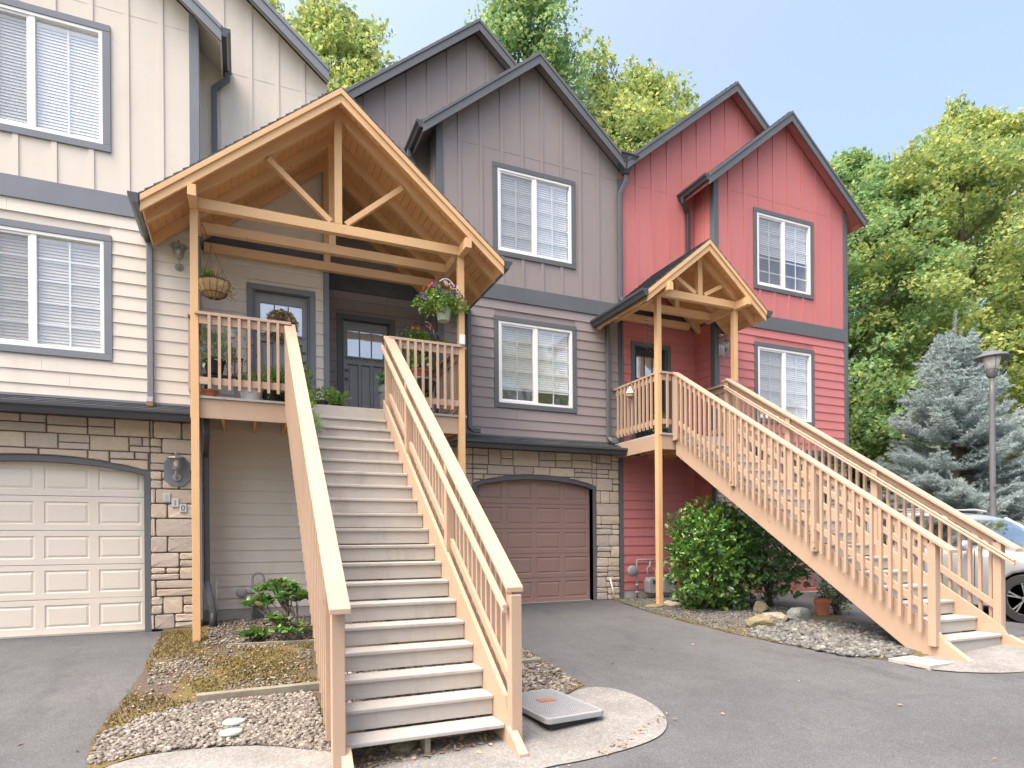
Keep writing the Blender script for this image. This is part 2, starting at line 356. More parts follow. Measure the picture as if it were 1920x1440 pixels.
# ------------------------------------------------------------------ ground
def patch(name, poly, off, mat, label=None, kind='structure', step=.35, parent=None, hf=hgt, rough=0):
    bm = bmesh.new(); vs = [bm.verts.new((x, y, 0)) for x, y in poly]; bm.faces.new(vs)
    xs = [p[0] for p in poly]; ys = [p[1] for p in poly]
    def cuts(lo, hi, ax):
        v = math.ceil(lo / step) * step
        while v < hi:
            co = (v, 0, 0) if ax == 0 else (0, v, 0); no = (1, 0, 0) if ax == 0 else (0, 1, 0)
            bmesh.ops.bisect_plane(bm, geom=bm.verts[:] + bm.edges[:] + bm.faces[:], plane_co=co, plane_no=no); v += step
    cuts(min(xs), max(xs), 0); cuts(min(ys), max(ys), 1)
    for v in bm.verts:
        v.co.z = hf(v.co.x, v.co.y) + off
        if rough: v.co.z += rough * (math.sin(v.co.x * 5.1 + v.co.y * 2.3) + math.sin(v.co.y * 7.7 - v.co.x * 3.1)) * .5
    bmesh.ops.recalc_face_normals(bm, faces=bm.faces)
    me = bpy.data.meshes.new(name); bm.to_mesh(me); bm.free(); me.materials.append(mat)
    if me.polygons and me.polygons[0].normal.z < 0: me.flip_normals()
    o = bpy.data.objects.new(name, me); COL.objects.link(o); o['kind'] = kind
    return o
mg, tg, pg = new_mat('far_ground')
gc = ramp(tg, noise(tg, pos(tg), .6, 8, .7), [(.3, (.08, .09, .04)), (.7, (.17, .16, .09))]); tg.links.new(gc, pg.inputs['Base Color']); pg.inputs['Roughness'].default_value = 1
g = MB(); g.add([(-400, -400, -.9), (400, -400, -.9), (400, 400, -.9), (-400, 400, -.9)], [(0, 1, 2, 3)]); tag(g.build('ground', mg), kind='structure')
asph = patch('road', [(-14, -16), (34, -16), (34, 10.6), (-14, 10.6)], 0, M['asphalt'], step=1.0)
# planting beds: a soil sheet laid on the asphalt sheet, wavy asphalt-side edges
def wavy(pts, amp=.03, n=6):
    out = []
    if amp < .02:
        for _ in range(3): pts = [q for i in range(len(pts)) for q in ((pts[i][0] * .75 + pts[(i + 1) % len(pts)][0] * .25, pts[i][1] * .75 + pts[(i + 1) % len(pts)][1] * .25), (pts[i][0] * .25 + pts[(i + 1) % len(pts)][0] * .75, pts[i][1] * .25 + pts[(i + 1) % len(pts)][1] * .75))]
    for i, p in enumerate(pts):
        q = pts[(i + 1) % len(pts)]
        L = math.dist(p, q); k = max(1, int(L / .12))
        for j in range(k):
            t = j / k; w = amp * random.uniform(-1, 1) if j else 0
            dx, dy = (q[0] - p[0]) / L, (q[1] - p[1]) / L
            out.append((p[0] + (q[0] - p[0]) * t - dy * w, p[1] + (q[1] - p[1]) * t + dx * w))
    return out
bed1 = wavy([(-.98, 9.62), (-.97, 8.7), (-1.0, 7.4), (-1.1, 6.4), (-1.1, 5.7), (-1.05, 5.3), (-.72, 5.45), (-.4, 5.42), (.1, 5.3), (.55, 4.95), (1.9, 4.85), (2.3, 5.2), (2.72, 5.2), (3.12, 5.42), (3.17, 6.3), (3.16, 7.2), (3.3, 8.4), (3.6, 10.5), (-.5, 10.5), (-.5, 9.62)], .025)
patch('planting_bed_soil', bed1, .006, M['soil'], step=.12, rough=.006)
bed2 = wavy([(6.5, 10.2), (6.3, 9.3), (6.15, 8.5), (6.06, 7.4), (6.07, 6.4), (6.13, 5.6), (6.28, 4.92), (6.48, 4.6), (6.9, 4.5), (8.25, 4.55), (8.35, 7.2), (8.9, 9.0), (8.9, 9.6), (8.62, 10.5), (6.8, 10.5)], .025)
patch('planting_bed_soil', bed2, .006, M['soil'], step=.12, rough=.006)
apron = wavy([(-1.04, 5.28), (-.72, 5.43), (-.4, 5.40), (.1, 5.28), (.55, 4.93), (1.0, 4.8), (1.9, 4.83), (2.3, 5.18), (2.72, 5.18), (3.1, 5.36), (3.3, 5.22), (3.39, 4.9), (3.36, 4.5), (3.18, 4.16), (2.9, 3.98), (2.3, 3.93), (1.9, 3.98), (1.2, 3.85), (.5, 3.7), (-.3, 3.6), (-1.0, 3.6)], .012)
patch('concrete_apron', apron, .012, M['concrete_ground'], step=.2)
patch('concrete_apron', wavy([(6.5, 4.58), (6.9, 4.48), (8.3, 4.52), (9.0, 4.6), (9.2, 3.9), (8.3, 3.6), (7.1, 3.55), (6.55, 3.9), (6.35, 4.3)], .012), .012, M['concrete_ground'], step=.2)
patch('lawn', [(12.6, 7.5), (34, 7.5), (34, 40), (12.6, 40)], .05, mg, step=4)

# gravel: real pebbles
ico = bmesh.new(); bmesh.ops.create_icosphere(ico, subdivisions=1, radius=1); iv = np.array([v.co[:] for v in ico.verts]); itf = np.array([[v.index for v in f.verts] for f in ico.faces]); ico.free()
def inside(px, py, poly):
    c = np.zeros(len(px), bool); j = len(poly) - 1
    for i in range(len(poly)):
        xi, yi = poly[i]; xj, yj = poly[j]
        cond = ((yi > py) != (yj > py)) & (px < (xj - xi) * (py - yi) / (yj - yi + 1e-12) + xi); c ^= cond; j = i
    return c
def pebbles(name, poly, n, smin, smax, mat, label, dens=None, excl=None):
    xs = [p[0] for p in poly]; ys = [p[1] for p in poly]
    px = rng.uniform(min(xs), max(xs), n * 3); py = rng.uniform(min(ys), max(ys), n * 3)
    ok = inside(px, py, poly)
    if dens is not None: ok &= rng.random(len(px)) < dens(px, py)
    px, py = px[ok][:n], py[ok][:n]; n = len(px)
    s = smin * .7 + (smax - smin * .7) * rng.random(n) ** 1.7; sc3 = np.stack([s * rng.uniform(.7, 1.3, n), s * rng.uniform(.7, 1.3, n), s * rng.uniform(.45, .8, n)], 1)
    ang = rng.uniform(0, 6.28, n); ca, sa = np.cos(ang), np.sin(ang)
    V = iv[None] * (1 + .25 * rng.normal(size=(n, len(iv), 1))) * sc3[:, None, :]
    X = V[..., 0] * ca[:, None] - V[..., 1] * sa[:, None]; Y = V[..., 0] * sa[:, None] + V[..., 1] * ca[:, None]
    z = np.array([hgt(a, b) for a, b in zip(px, py)]) + .006 + s * rng.uniform(.1, .7, n)
    P = np.stack([X + px[:, None], Y + py[:, None], V[..., 2] + z[:, None]], -1).reshape(-1, 3)
    F = (itf[None] + (np.arange(n) * len(iv))[:, None, None]).reshape(-1, 3)
    return tag(numpy_mesh(name, P, F, mat), label, 'gravel', kind='stuff')
pebbles('gravel', [(-1.05, 5.4), (-.72, 5.47), (-.4, 5.44), (.1, 5.3), (.62, 4.9), (.62, 6.35), (-.4, 6.45), (-.75, 6.3), (-1.08, 6.0)], 9500, .009, .026, M['gravel'], 'pink and grey pebbles below the weathered timber edging')
pebbles('gravel', [(-.45, 8.55), (.9, 8.45), (3.2, 8.4), (3.4, 10.1), (-.45, 10.15)], 5500, .010, .026, M['gravel'], 'small pebbles along the foot of the cream siding')
pebbles('gravel', [(-.9, 6.3), (.62, 6.6), (.8, 8.3), (-.9, 8.6)], 1500, .010, .022, M['gravel'], 'stray pebbles scattered over the moss', dens=lambda x, y: (np.sin(x * 4 + 1) * np.sin(y * 3.1) > .2) * .8 + .12)
pebbles('gravel', [(.9, 4.9), (1.9, 4.9), (2.3, 5.2), (2.72, 5.22), (3.1, 5.45), (3.14, 7.0), (1.9, 7.5), (.9, 7.5)], 9500, .010, .028, M['gravel'], 'coarse pebbles between the wide staircase and the taupe garage drive')
pebbles('gravel', [(6.2, 4.98), (6.5, 4.66), (7.6, 4.6), (8.2, 5.4), (7.6, 6.7), (6.8, 6.8), (6.12, 6.3)], 6800, .018, .045, M['gravel_grey'], 'grey rounded stones beneath the lower end of the narrow staircase')
pebbles('gravel', [(6.45, 9.9), (6.2, 8.8), (6.12, 7.8), (6.1, 6.3), (6.8, 6.8), (7.6, 6.7), (8.3, 7.2), (8.8, 9.0), (8.6, 10.3), (6.85, 10.3)], 13000, .008, .02, M['gravel_grey'], 'fine grey gravel around the round shrub')

# ------------------------------------------------------------------ wall helpers
def split(x0, x1, cuts): 
    c = sorted({x0, x1, *[c for c in cuts if x0 < c < x1]}); return list(zip(c[:-1], c[1:]))
class Frame:   # local (u along wall, d outward, z up)
    def __init__(s, O, U, Nn): s.O = Vector((O[0], O[1], 0)); s.U = Vector((U[0], U[1], 0)); s.N = Vector((Nn[0], Nn[1], 0))
    def __call__(s, u, d, z): p = s.O + s.U * u + s.N * d; return (p.x, p.y, z)
def cell(mb, F, poly, d0, d1):
    n = len(poly); vs = [F(u, d0, z) for u, z in poly] + [F(u, d1, z) for u, z in poly]
    mb.add(vs, [tuple(range(n)), tuple(range(n, 2 * n))[::-1]] + [(i, (i + 1) % n, (i + 1) % n + n, i + n) for i in range(n)])
def sheath(mb, F, u0, u1, z0, top, holes, brk=(), d0=-.12, d1=0.0):
    for a, b in split(u0, u1, [h[0] for h in holes] + [h[1] for h in holes] + list(brk)):
        hs = sorted([h for h in holes if h[0] <= a + 1e-6 and h[1] >= b - 1e-6], key=lambda h: h[2]); z = z0
        for h in hs:
            if h[2] > z + 1e-4: cell(mb, F, [(a, z), (b, z), (b, h[2]), (a, h[2])], d0, d1)
            z = h[3]
        cell(mb, F, [(a, z), (b, z), (b, top(b)), (a, top(a))], d0, d1)
def laps(mb, F, u0, u1, z0, z1, holes, ex=.178, zref=3.0):
    k = math.floor((z0 - zref) / ex); z = zref + k * ex
    while z < z1 - .01:
        a, b = max(z, z0), min(z + ex, z1)
        segs = [(u0, u1)]
        for h in holes:
            if h[2] < b - .004 and h[3] > a + .004:
                segs = [q for s in segs for q in ((s[0], min(s[1], h[0])), (max(s[0], h[1]), s[1])) if q[1] - q[0] > .01]
        fa, fb = (a - z) / ex, (b - z) / ex
        for s in segs:
            parts = [s]
            if s[1] - s[0] > 1.5:
                m = random.uniform(s[0] + .4, s[1] - .4); parts = [(s[0], m - .0012), (m + .0012, s[1])]
            for p in parts:
                da, db = .022 - .014 * fa, .022 - .014 * fb
                q = [F(p[0], .001, a), F(p[1], .001, a), F(p[1], .001, b), F(p[0], .001, b)]
                r = [F(p[0], da, a), F(p[1], da, a), F(p[1], db, b), F(p[0], db, b)]
                mb.hexa(q, r)
        z += ex
def battens(mb, F, us, z0, top, holes, w=.06, seams=(), u0=0, u1=0):
    for u in us:
        a, b = u - w / 2, u + w / 2; zs = [(z0, min(top(a), top(b)))]
        for h in holes:
            if h[0] < b and h[1] > a: zs = [q for s in zs for q in ((s[0], min(s[1], h[2])), (max(s[0], h[3]), s[1])) if q[1] - q[0] > .02]
        for s in zs: cell(mb, F, [(a, s[0]), (b, s[0]), (b, s[1]), (a, s[1])], .006, .022)

WZ = (5.48, 5.756)      # floor band
def window(parent, F, u0, u1, z0, z1, trim, blind, label=None, rows=5, cols=2, dark=False, blinds_to=0.0, muntin=True):
    t = .088; mb = MB()
    cell(mb, F, [(u0, z0), (u1, z0), (u1, z0 + t), (u0, z0 + t)], -.02, .034)
    cell(mb, F, [(u0, z1 - t), (u1, z1 - t), (u1, z1), (u0, z1)], -.02, .036)
    for a in (u0, u1 - t): cell(mb, F, [(a, z0 + t + .001), (a + t, z0 + t + .001), (a + t, z1 - t - .001), (a, z1 - t - .001)], -.02, .034)
    W = mb.build('window', trim, parent, bevel=.004)
    a, b, c, d = u0 + t + .001, u1 - t - .001, z0 + t + .001, z1 - t - .001; v = .042; mid = (a + b) / 2
    fr = MB()
    cell(fr, F, [(a, c), (b, c), (b, c + v), (a, c + v)], -.06, .026); cell(fr, F, [(a, d - v), (b, d - v), (b, d), (a, d)], -.06, .026)
    for q in (a, b - v): cell(fr, F, [(q, c + v), (q + v, c + v), (q + v, d - v), (q, d - v)], -.06, .0255)
    cell(fr, F, [(mid - .03, c + v), (mid + .03, c + v), (mid + .03, d - v), (mid - .03, d - v)], -.05, .018)
    s = .03; L = (a + v, mid - .03) if F.U.x > 0 else (mid + .03, b - v); cell(fr, F, [(L[0], c + v), (L[0] + s, c + v), (L[0] + s, d - v), (L[0], d - v)], -.045, .010); cell(fr, F, [(L[1] - s, c + v), (L[1], c + v), (L[1], d - v), (L[1] - s, d - v)], -.045, .0102)
    cell(fr, F, [(L[0] + s, c + v), (L[1], c + v), (L[1], c + v + s), (L[0] + s, c + v + s)], -.045, .0095)
    cell(fr, F, [(L[0] + s, d - v - s), (L[1], d - v - s), (L[1], d - v), (L[0] + s, d - v)], -.045, .0095)
    fr.build('frame', M['vinyl'], W, bevel=.003)
    if muntin:
        mu = MB()
        for lo, hi in ((a + v, mid - .03), (mid + .03, b - v)):
            for i in range(1, cols):
                x = lo + (hi - lo) * i / cols; cell(mu, F, [(x - .010, c + v), (x + .010, c + v), (x + .010, d - v), (x - .010, d - v)], -.038, -.0265)
            for j in range(1, rows):
                z = c + v + (d - c - 2 * v) * j / rows; cell(mu, F, [(lo, z - .010), (hi, z - .010), (hi, z + .010), (lo, z + .010)], -.0385, -.027)
        mu.build('muntin', M['vinyl'], W)
    p = MB(); p.add([F(a + v, -.026, c + v), F(b - v, -.026, c + v), F(b - v, -.026, d - v), F(a + v, -.026, d - v)], [(0, 1, 2, 3)]); p.build('pane', M['glass'], W, recalc=False)
    p = MB(); p.add([F(L[0] + s, .004, c + v + s), F(L[1], .004, c + v + s), F(L[1], .004, d - v - s), F(L[0] + s, .004, d - v - s)], [(0, 1, 2, 3)]); p.build('insect_screen', M['screen'], W, recalc=False)
    bl = MB(); z = d - v - .03
    while z > c + v + .01 + (d - c) * blinds_to:
        bl.add([F(a + v + .012, -.055, z), F(b - v - .012, -.055, z), F(b - v - .012, -.067, z + .0385), F(a + v + .012, -.067, z + .0385)], [(0, 1, 2, 3)]); z -= .0405
    cell(bl, F, [(a + v + .01, d - v - .05), (b - v - .01, d - v - .05), (b - v - .01, d - v), (a + v + .01, d - v)], -.09, -.05)
    bl.build('blind', M[blind], W, recalc=False)
    it = MB(); it.box(0, 0, 0, 0, 0, 0); it.v = []; it.f = []; it.c = []
    q = [F(a, -.5, c), F(b, -.5, c), F(b, -.5, d), F(a, -.5, d)]; r = [F(a, -.061, c), F(b, -.061, c), F(b, -.061, d), F(a, -.061, d)]
    it.add(q + r, [(0, 1, 2, 3), (0, 1, 5, 4), (1, 2, 6, 5), (2, 3, 7, 6), (3, 0, 4, 7)]); it.build('reveal', M['room'], W, recalc=False)
    if label: W['label'] = label
    return W

def shingle_slope(mb, P0, U, S, Nn, lu, ls, th=.028, ex=.14):
    """P0 lower corner at eave, U along eave (unit), S up-slope (unit), Nn normal; courses overlap so each butt edge shows"""
    P0, U, S, Nn = map(Vector, (P0, U, S, Nn)); k = 0; s = 0
    while s < ls - .001:
        s1 = min(s + ex, ls); off = (k % 2) * .15 + random.uniform(0, .06); u = 0
        edges = [0]
        x = off
        while x < lu:
            if x > .02: edges.append(x)
            x += random.choice((.17, .22, .30, .14))
        edges.append(lu)
        for a, b in zip(edges[:-1], edges[1:]):
            v = random.uniform(.75, 1.25); mb.cur = (.085 * v, .088 * v, .094 * v); e = random.choice((0, 0, .012))
            q = [P0 + U * a + S * max(0, s - e), P0 + U * b + S * max(0, s - e), P0 + U * b + S * s1, P0 + U * a + S * s1]
            lo, hi = th * 1.0, th * .45
            top = [q[0] + Nn * lo, q[1] + Nn * lo, q[2] + Nn * hi, q[3] + Nn * hi]
            mb.hexa(q, top)
        s = s1; k += 1
    mb.usec = True

def gutter_prof(mb, p0, p1, out, w=.115, hgt_=.12):
    """K-style trough from p0 to p1 (top back edge), 'out' = outward unit vector"""
    p0, p1, out = Vector(p0), Vector(p1), Vector(out); pr = [(0, 0), (0, -hgt_), (w * .55, -hgt_), (w * .72, -hgt_ * .55), (w, -hgt_ * .3), (w, 0), (w - .012, 0), (w - .014, -hgt_ * .25), (w * .66, -hgt_ * .5), (w * .5, -hgt_ + .008), (.006, -hgt_ + .008), (.006, 0)]
    vs = [p + out * a + Vector((0, 0, b)) for p in (p0, p1) for a, b in pr]; n = len(pr)
    mb.add(vs, [(i, (i + 1) % n, (i + 1) % n + n, i + n) for i in range(n)])
    for p in (p0, p1):
        d = (p1 - p0).normalized() * .003
        q = [(0, 0), (0, -hgt_), (w * .55, -hgt_), (w * .72, -hgt_ * .55), (w, -hgt_ * .3), (w, 0)]
        mb.add([p + out * a + Vector((0, 0, b)) - d for a, b in q] + [p + out * a + Vector((0, 0, b)) + d for a, b in q], [tuple(range(6)), tuple(range(6, 12))[::-1]] + [(i, (i + 1) % 6, (i + 1) % 6 + 6, i + 6) for i in range(6)])
def downspout(mb, pts, w=.075, d=.055, up=(0, 1, 0)):
    for a, b in zip(pts[:-1], pts[1:]):
        a, b = Vector(a), Vector(b); e = (b - a).normalized() * .014
        mb.beam(a - e, b + e, w, d, up)

def arch_top(x, xc, hw, zs, rise): t = (x - xc) / hw; return zs + rise * max(0, 1 - t * t) ** .85 if abs(t) <= 1 else zs
def stone_wall(parent, F, u0, u1, z0, z1, xc, hw, zs, rise, holes=()):
    mo = MB(); n = 24
    sheath(mo, F, u0, xc - hw, z0, lambda x: z1, [], d0=-.15, d1=.0); sheath(mo, F, xc + hw, u1, z0, lambda x: z1, [], d0=-.15, d1=.0)
    for i in range(n):
        a, b = xc - hw + 2 * hw * i / n, xc - hw + 2 * hw * (i + 1) / n
        cell(mo, F, [(a, arch_top(a, xc, hw, zs, rise)), (b, arch_top(b, xc, hw, zs, rise)), (b, z1), (a, z1)], -.15, .0)
    mo.build('mortar', M['mortar'], parent)
    st = MB(); st.usec = True
    tones = [(.64, .54, .41), (.60, .50, .38), (.67, .58, .46), (.54, .47, .40), (.61, .53, .44), (.57, .49, .42), (.68, .58, .43), (.50, .44, .38)]
    g = .007
    rects = []
    z = z0
    while z < z1 - .02:
        h = random.choice((.20, .24, .17, .22)); h = min(h, z1 - z)
        if z1 - (z + h) < .06: h = z1 - z
        x = u0
        while x < u1 - .01:
            w = random.choice((.24, .34, .44, .20, .30, .52, .38)); w = min(w, u1 - x)
            if u1 - (x + w) < .09: w = u1 - x
            r = random.random()
            if h > .15 and r < .45:
                c = random.uniform(.4, .6) * h; rects.append((x, x + w, z, z + c))
                if w > .3 and random.random() < .5: m = w * random.uniform(.35, .65); rects += [(x, x + m, z + c, z + h), (x + m, x + w, z + c, z + h)]
                else: rects.append((x, x + w, z + c, z + h))
            else: rects.append((x, x + w, z, z + h))
            x += w
        z += h
    xl, xr = xc - hw - .075, xc + hw + .075
    ro = lambda x: arch_top(x, xc, hw + .075, zs + .04, rise + .045)
    for (a, b, c, d) in rects:
        pieces = []
        if b <= xl or a >= xr: pieces = [(a, b)]
        else:
            if a < xl: pieces.append((a, xl))
            if b > xr: pieces.append((xr, b))
            lo, hi = max(a, xl), min(b, xr)
            if hi - lo > .04 and d > zs + .03:
                k = 6; xs = [lo + g + (hi - lo - 2 * g) * i / k for i in range(k + 1)]
                bot = [max(c + g, ro(x)) for x in xs]; keep = [(x, bz) for x, bz in zip(xs, bot) if bz < d - g - .015]
                if len(keep) >= 2: pieces.append(('poly', keep + [(keep[-1][0], d - g), (keep[0][0], d - g)]))
        for p in pieces:
            tcol = random.choice(tones); v = random.uniform(.85, 1.15); st.cur = tuple(q * v for q in tcol)
            dd = random.uniform(.022, .042)
            if p[0] == 'poly': poly = p[1]
            else:
                pa, pb = p
                if pb - pa < .035: continue
                skip = False
                for hx0, hx1, hz0, hz1 in holes:
                    if pa < hx1 and pb > hx0 and c < hz1 and d > hz0: skip = (c > hz0 - .02 and d < hz1 + .02 and pa > hx0 - .02 and pb < hx1 + .02)
                if skip: continue
                j = lambda: random.uniform(-.003, .003)
                k = min(.016, (pb - pa) * .2, (d - c) * .2)
                A, B, C, D = pa + g, pb - g, c + g, d - g
                poly = [(A + k, C + j()), (B - k, C + j()), (B + j(), C + k), (B + j(), D - k), (B - k, D + j()), (A + k, D + j()), (A + j(), D - k), (A + j(), C + k)]
            n_ = len(poly); cu = sum(q[0] for q in poly) / n_; cz = sum(q[1] for q in poly) / n_
            ins = [(cu + (q[0] - cu) * (1 - .010 / max(.03, abs(q[0] - cu))), cz + (q[1] - cz) * (1 - .010 / max(.03, abs(q[1] - cz)))) for q in poly]
            vs = [F(q[0], .0, q[1]) for q in poly] + [F(q[0], dd * .7, q[1]) for q in poly] + [F(q[0], dd + random.uniform(-.006, .006), q[1]) for q in ins] + [F(cu, dd + .004, cz)]
            fs = [(i, (i + 1) % n_, (i + 1) % n_ + n_, i + n_) for i in range(n_)] + [(i + n_, (i + 1) % n_ + n_, (i + 1) % n_ + 2 * n_, i + 2 * n_) for i in range(n_)] + [(i + 2 * n_, (i + 1) % n_ + 2 * n_, 3 * n_) for i in range(n_)]
            st.add(vs, fs)
    st.build('stone_veneer', M['stone'], parent)

def garage_door(parent, F, xc, hw, z0, zs, rise, mat, trim, rows=5, label=None):
    d = MB(); z1 = zs + rise + .02; W = 2 * hw; cols = 4; D = -.10
    rh = (z1 - z0) / rows
    for r in range(rows):
        a, b = z0 + r * rh, z0 + (r + 1) * rh - .006
        cell(d, F, [(xc - hw, a), (xc + hw, a), (xc + hw, b), (xc - hw, b)], D - .04, D - .012)
        cw = W / cols
        for c in range(cols):
            u, v = xc - hw + c * cw, xc - hw + (c + 1) * cw
            rings = [(u, v, a, b, 0), (u + .05, v - .05, a + .075, b - .07, 0), (u + .065, v - .065, a + .09, b - .085, -.014), (u + .095, v - .095, a + .12, b - .115, -.002)]
            vs = [F(x, D + dd, z) for (p, q, s, t, dd) in rings for x, z in ((p, s), (q, s), (q, t), (p, t))]
            fs = [(k * 4 + i, k * 4 + (i + 1) % 4, k * 4 + 4 + (i + 1) % 4, k * 4 + 4 + i) for k in range(3) for i in range(4)] + [(12, 13, 14, 15)]
            d.add(vs, fs)
    o = d.build('garage_door', mat, parent, recalc=True)
    if label: o['label'] = label
    t = MB(); n = 28; w = .075
    path = [(xc - hw, z0 - .03)] + [(xc - hw + 2 * hw * i / n, arch_top(xc - hw + 2 * hw * i / n, xc, hw, zs, rise)) for i in range(n + 1)] + [(xc + hw, z0 - .03)]
    outr = [(xc - hw - w, z0 - .03)] + [(xc - hw - w + 2 * (hw + w) * i / n, arch_top(xc - hw - w + 2 * (hw + w) * i / n, xc, hw + w, zs + .055, rise + .02)) for i in range(n + 1)] + [(xc + hw + w, z0 - .03)]
    for (p, q, r, s) in zip(path[:-1], path[1:], outr[1:], outr[:-1]): cell(t, F, [p, q, r, s], -.16, .035)
    t.build('garage_casing', trim, parent)
    th = MB(); cell(th, F, [(xc - hw, z0 - .02), (xc + hw, z0 - .02), (xc + hw, z0 + .004), (xc - hw, z0 + .004)], -.2, -.03); th.build('threshold', M['concrete'], parent)

def entry_door(parent, F, u0, u1, z0, z1, mat, trim, glass=True):
    t = .085; tr = MB()
    for a in (u0, u1 - t): cell(tr, F, [(a, z0), (a + t, z0), (a + t, z1 - t), (a, z1 - t)], -.10, .034)
    cell(tr, F, [(u0, z1 - t), (u1, z1 - t), (u1, z1), (u0, z1)], -.10, .036)
    for a in (u0 + t, u1 - t - .03): cell(tr, F, [(a, z0), (a + .03, z0), (a + .03, z1 - t), (a, z1 - t)], -.10, -.002)
    o = tr.build('door', trim, parent, bevel=.004)
    a, b = u0 + t + .031, u1 - t - .031; c, d = z0 + .02, z1 - t - .004; D = -.07; s = .075
    g0, g1 = d - .60, d - .15; leaf = MB()
    cell(leaf, F, [(a, c), (b, c), (b, c + .2), (a, c + .2)], D - .04, D); cell(leaf, F, [(a, g1), (b, g1), (b, d), (a, d)], D - .04, D)
    cell(leaf, F, [(a, g0 - .14), (b, g0 - .14), (b, g0), (a, g0)], D - .04, D)
    for q in (a, b - s): cell(leaf, F, [(q, c + .2), (q + s, c + .2), (q + s, g0 - .14), (q, g0 - .14)], D - .04, D); cell(leaf, F, [(q, g0), (q + s, g0), (q + s, g1), (q, g1)], D - .04, D)
    cell(leaf, F, [(a + s, c + .2), (b - s, c + .2), (b - s, g0 - .14), (a + s, g0 - .14)], D - .055, D - .040)
    w = (b - a - 2 * s)
    for i in range(3):
        x = a + s + w * (i + .5) / 3; cell(leaf, F, [(x - w / 6 + .035, c + .26), (x + w / 6 - .035, c + .26), (x + w / 6 - .035, g0 - .2), (x - w / 6 + .035, g0 - .2)], D - .034, D - .024)
    for i in (1, 2):
        x = a + s + w * i / 3; cell(leaf, F, [(x - .022, c + .2), (x + .022, c + .2), (x + .022, g0 - .14), (x - .022, g0 - .14)], D - .03, D - .001)
    cell(leaf, F, [(a + s * .5, g0 - .035), (b - s * .5, g0 - .035), (b - s * .5, g0 - .012), (a + s * .5, g0 - .012)], D, D + .035)
    k = a + s * .6
    while k < b - s * .6 - .04: cell(leaf, F, [(k, g0 - .065), (k + .04, g0 - .065), (k + .04, g0 - .0355), (k, g0 - .0355)], D, D + .022); k += .085
    leaf.build('door_leaf', mat, o, bevel=.003)
    gl = MB(); gl.add([F(a + s, D - .02, g0), F(b - s, D - .02, g0), F(b - s, D - .02, g1), F(a + s, D - .02, g1)], [(0, 1, 2, 3)]); gl.build('door_pane', M['door_glass'], o, recalc=False)
    bk = MB(); bk.add([F(a + s, D - .06, g0), F(b - s, D - .06, g0), F(b - s, D - .06, g1), F(a + s, D - .06, g1)], [(0, 1, 2, 3)]); bk.build('door_lining', M['blind'], o, recalc=False)
    mu = MB()
    for i in (1, 2):
        x = a + s + w * i / 3; cell(mu, F, [(x - .01, g0), (x + .01, g0), (x + .01, g1), (x - .01, g1)], D - .018, D - .004)
    mu.build('door_muntin', mat, o)
    kn = MB(); kx = a + .055
    for z in (z0 + .95, z0 + 1.10):
        p = Vector(F(kx, D, z)); q = Vector(F(kx, D + .05, z)); kn.tube([p, p.lerp(q, .3), p.lerp(q, .55), q], [.028, .012, .026, .016], 12)
    kn.build('door_handle', M['pewter'], o, smooth=True)

def wall_lantern(parent, F, u, z, s=1.0):
    L = MB(); c = Vector(F(u, .11 * s, z)); up = Vector((0, 0, 1)); n6 = 6
    L.lathe([(.012, .16), (.016, .13), (.03, .12), (.11, .085), (.115, .07), (.02, .068)], c, 8); L.lathe([(.045, -.045), (.06, -.055), (.05, -.075), (.015, -.10), (.02, -.115), (.003, -.125)], c, 8)
    for k in range(6):
        t = math.tau * k / 6; L.tube([c + Vector((.085 * math.cos(t), .085 * math.sin(t), .075)), c + Vector((.05 * math.cos(t), .05 * math.sin(t), -.05))], .006, 4)
    b = Vector(F(u, .022, z - .17)); L.lathe([(.052, 0), (.055, .006), (.04, .016), (.015, .02)], b, 16, 'y') if abs(F.N.y) > .5 else None
    pth = [b, Vector(F(u, .07, z - .20)), Vector(F(u, .10, z - .17)), Vector(F(u, .11, z - .10))]; L.tube(pth, .012, 8)
    o = L.build('wall_lantern', M['pewter'], parent)
    g = MB(); g.lathe([(.045, -.045), (.075, .065)], c, 6); g.build('lantern_glass', M['glass'], o, recalc=False)
    bb = MB(); bb.lathe([(.012, -.045), (.03, -.03), (.034, 0), (.02, .045), (.004, .055)], c, 12); bb.build('bulb', M['lamp_glass'], o, smooth=True)

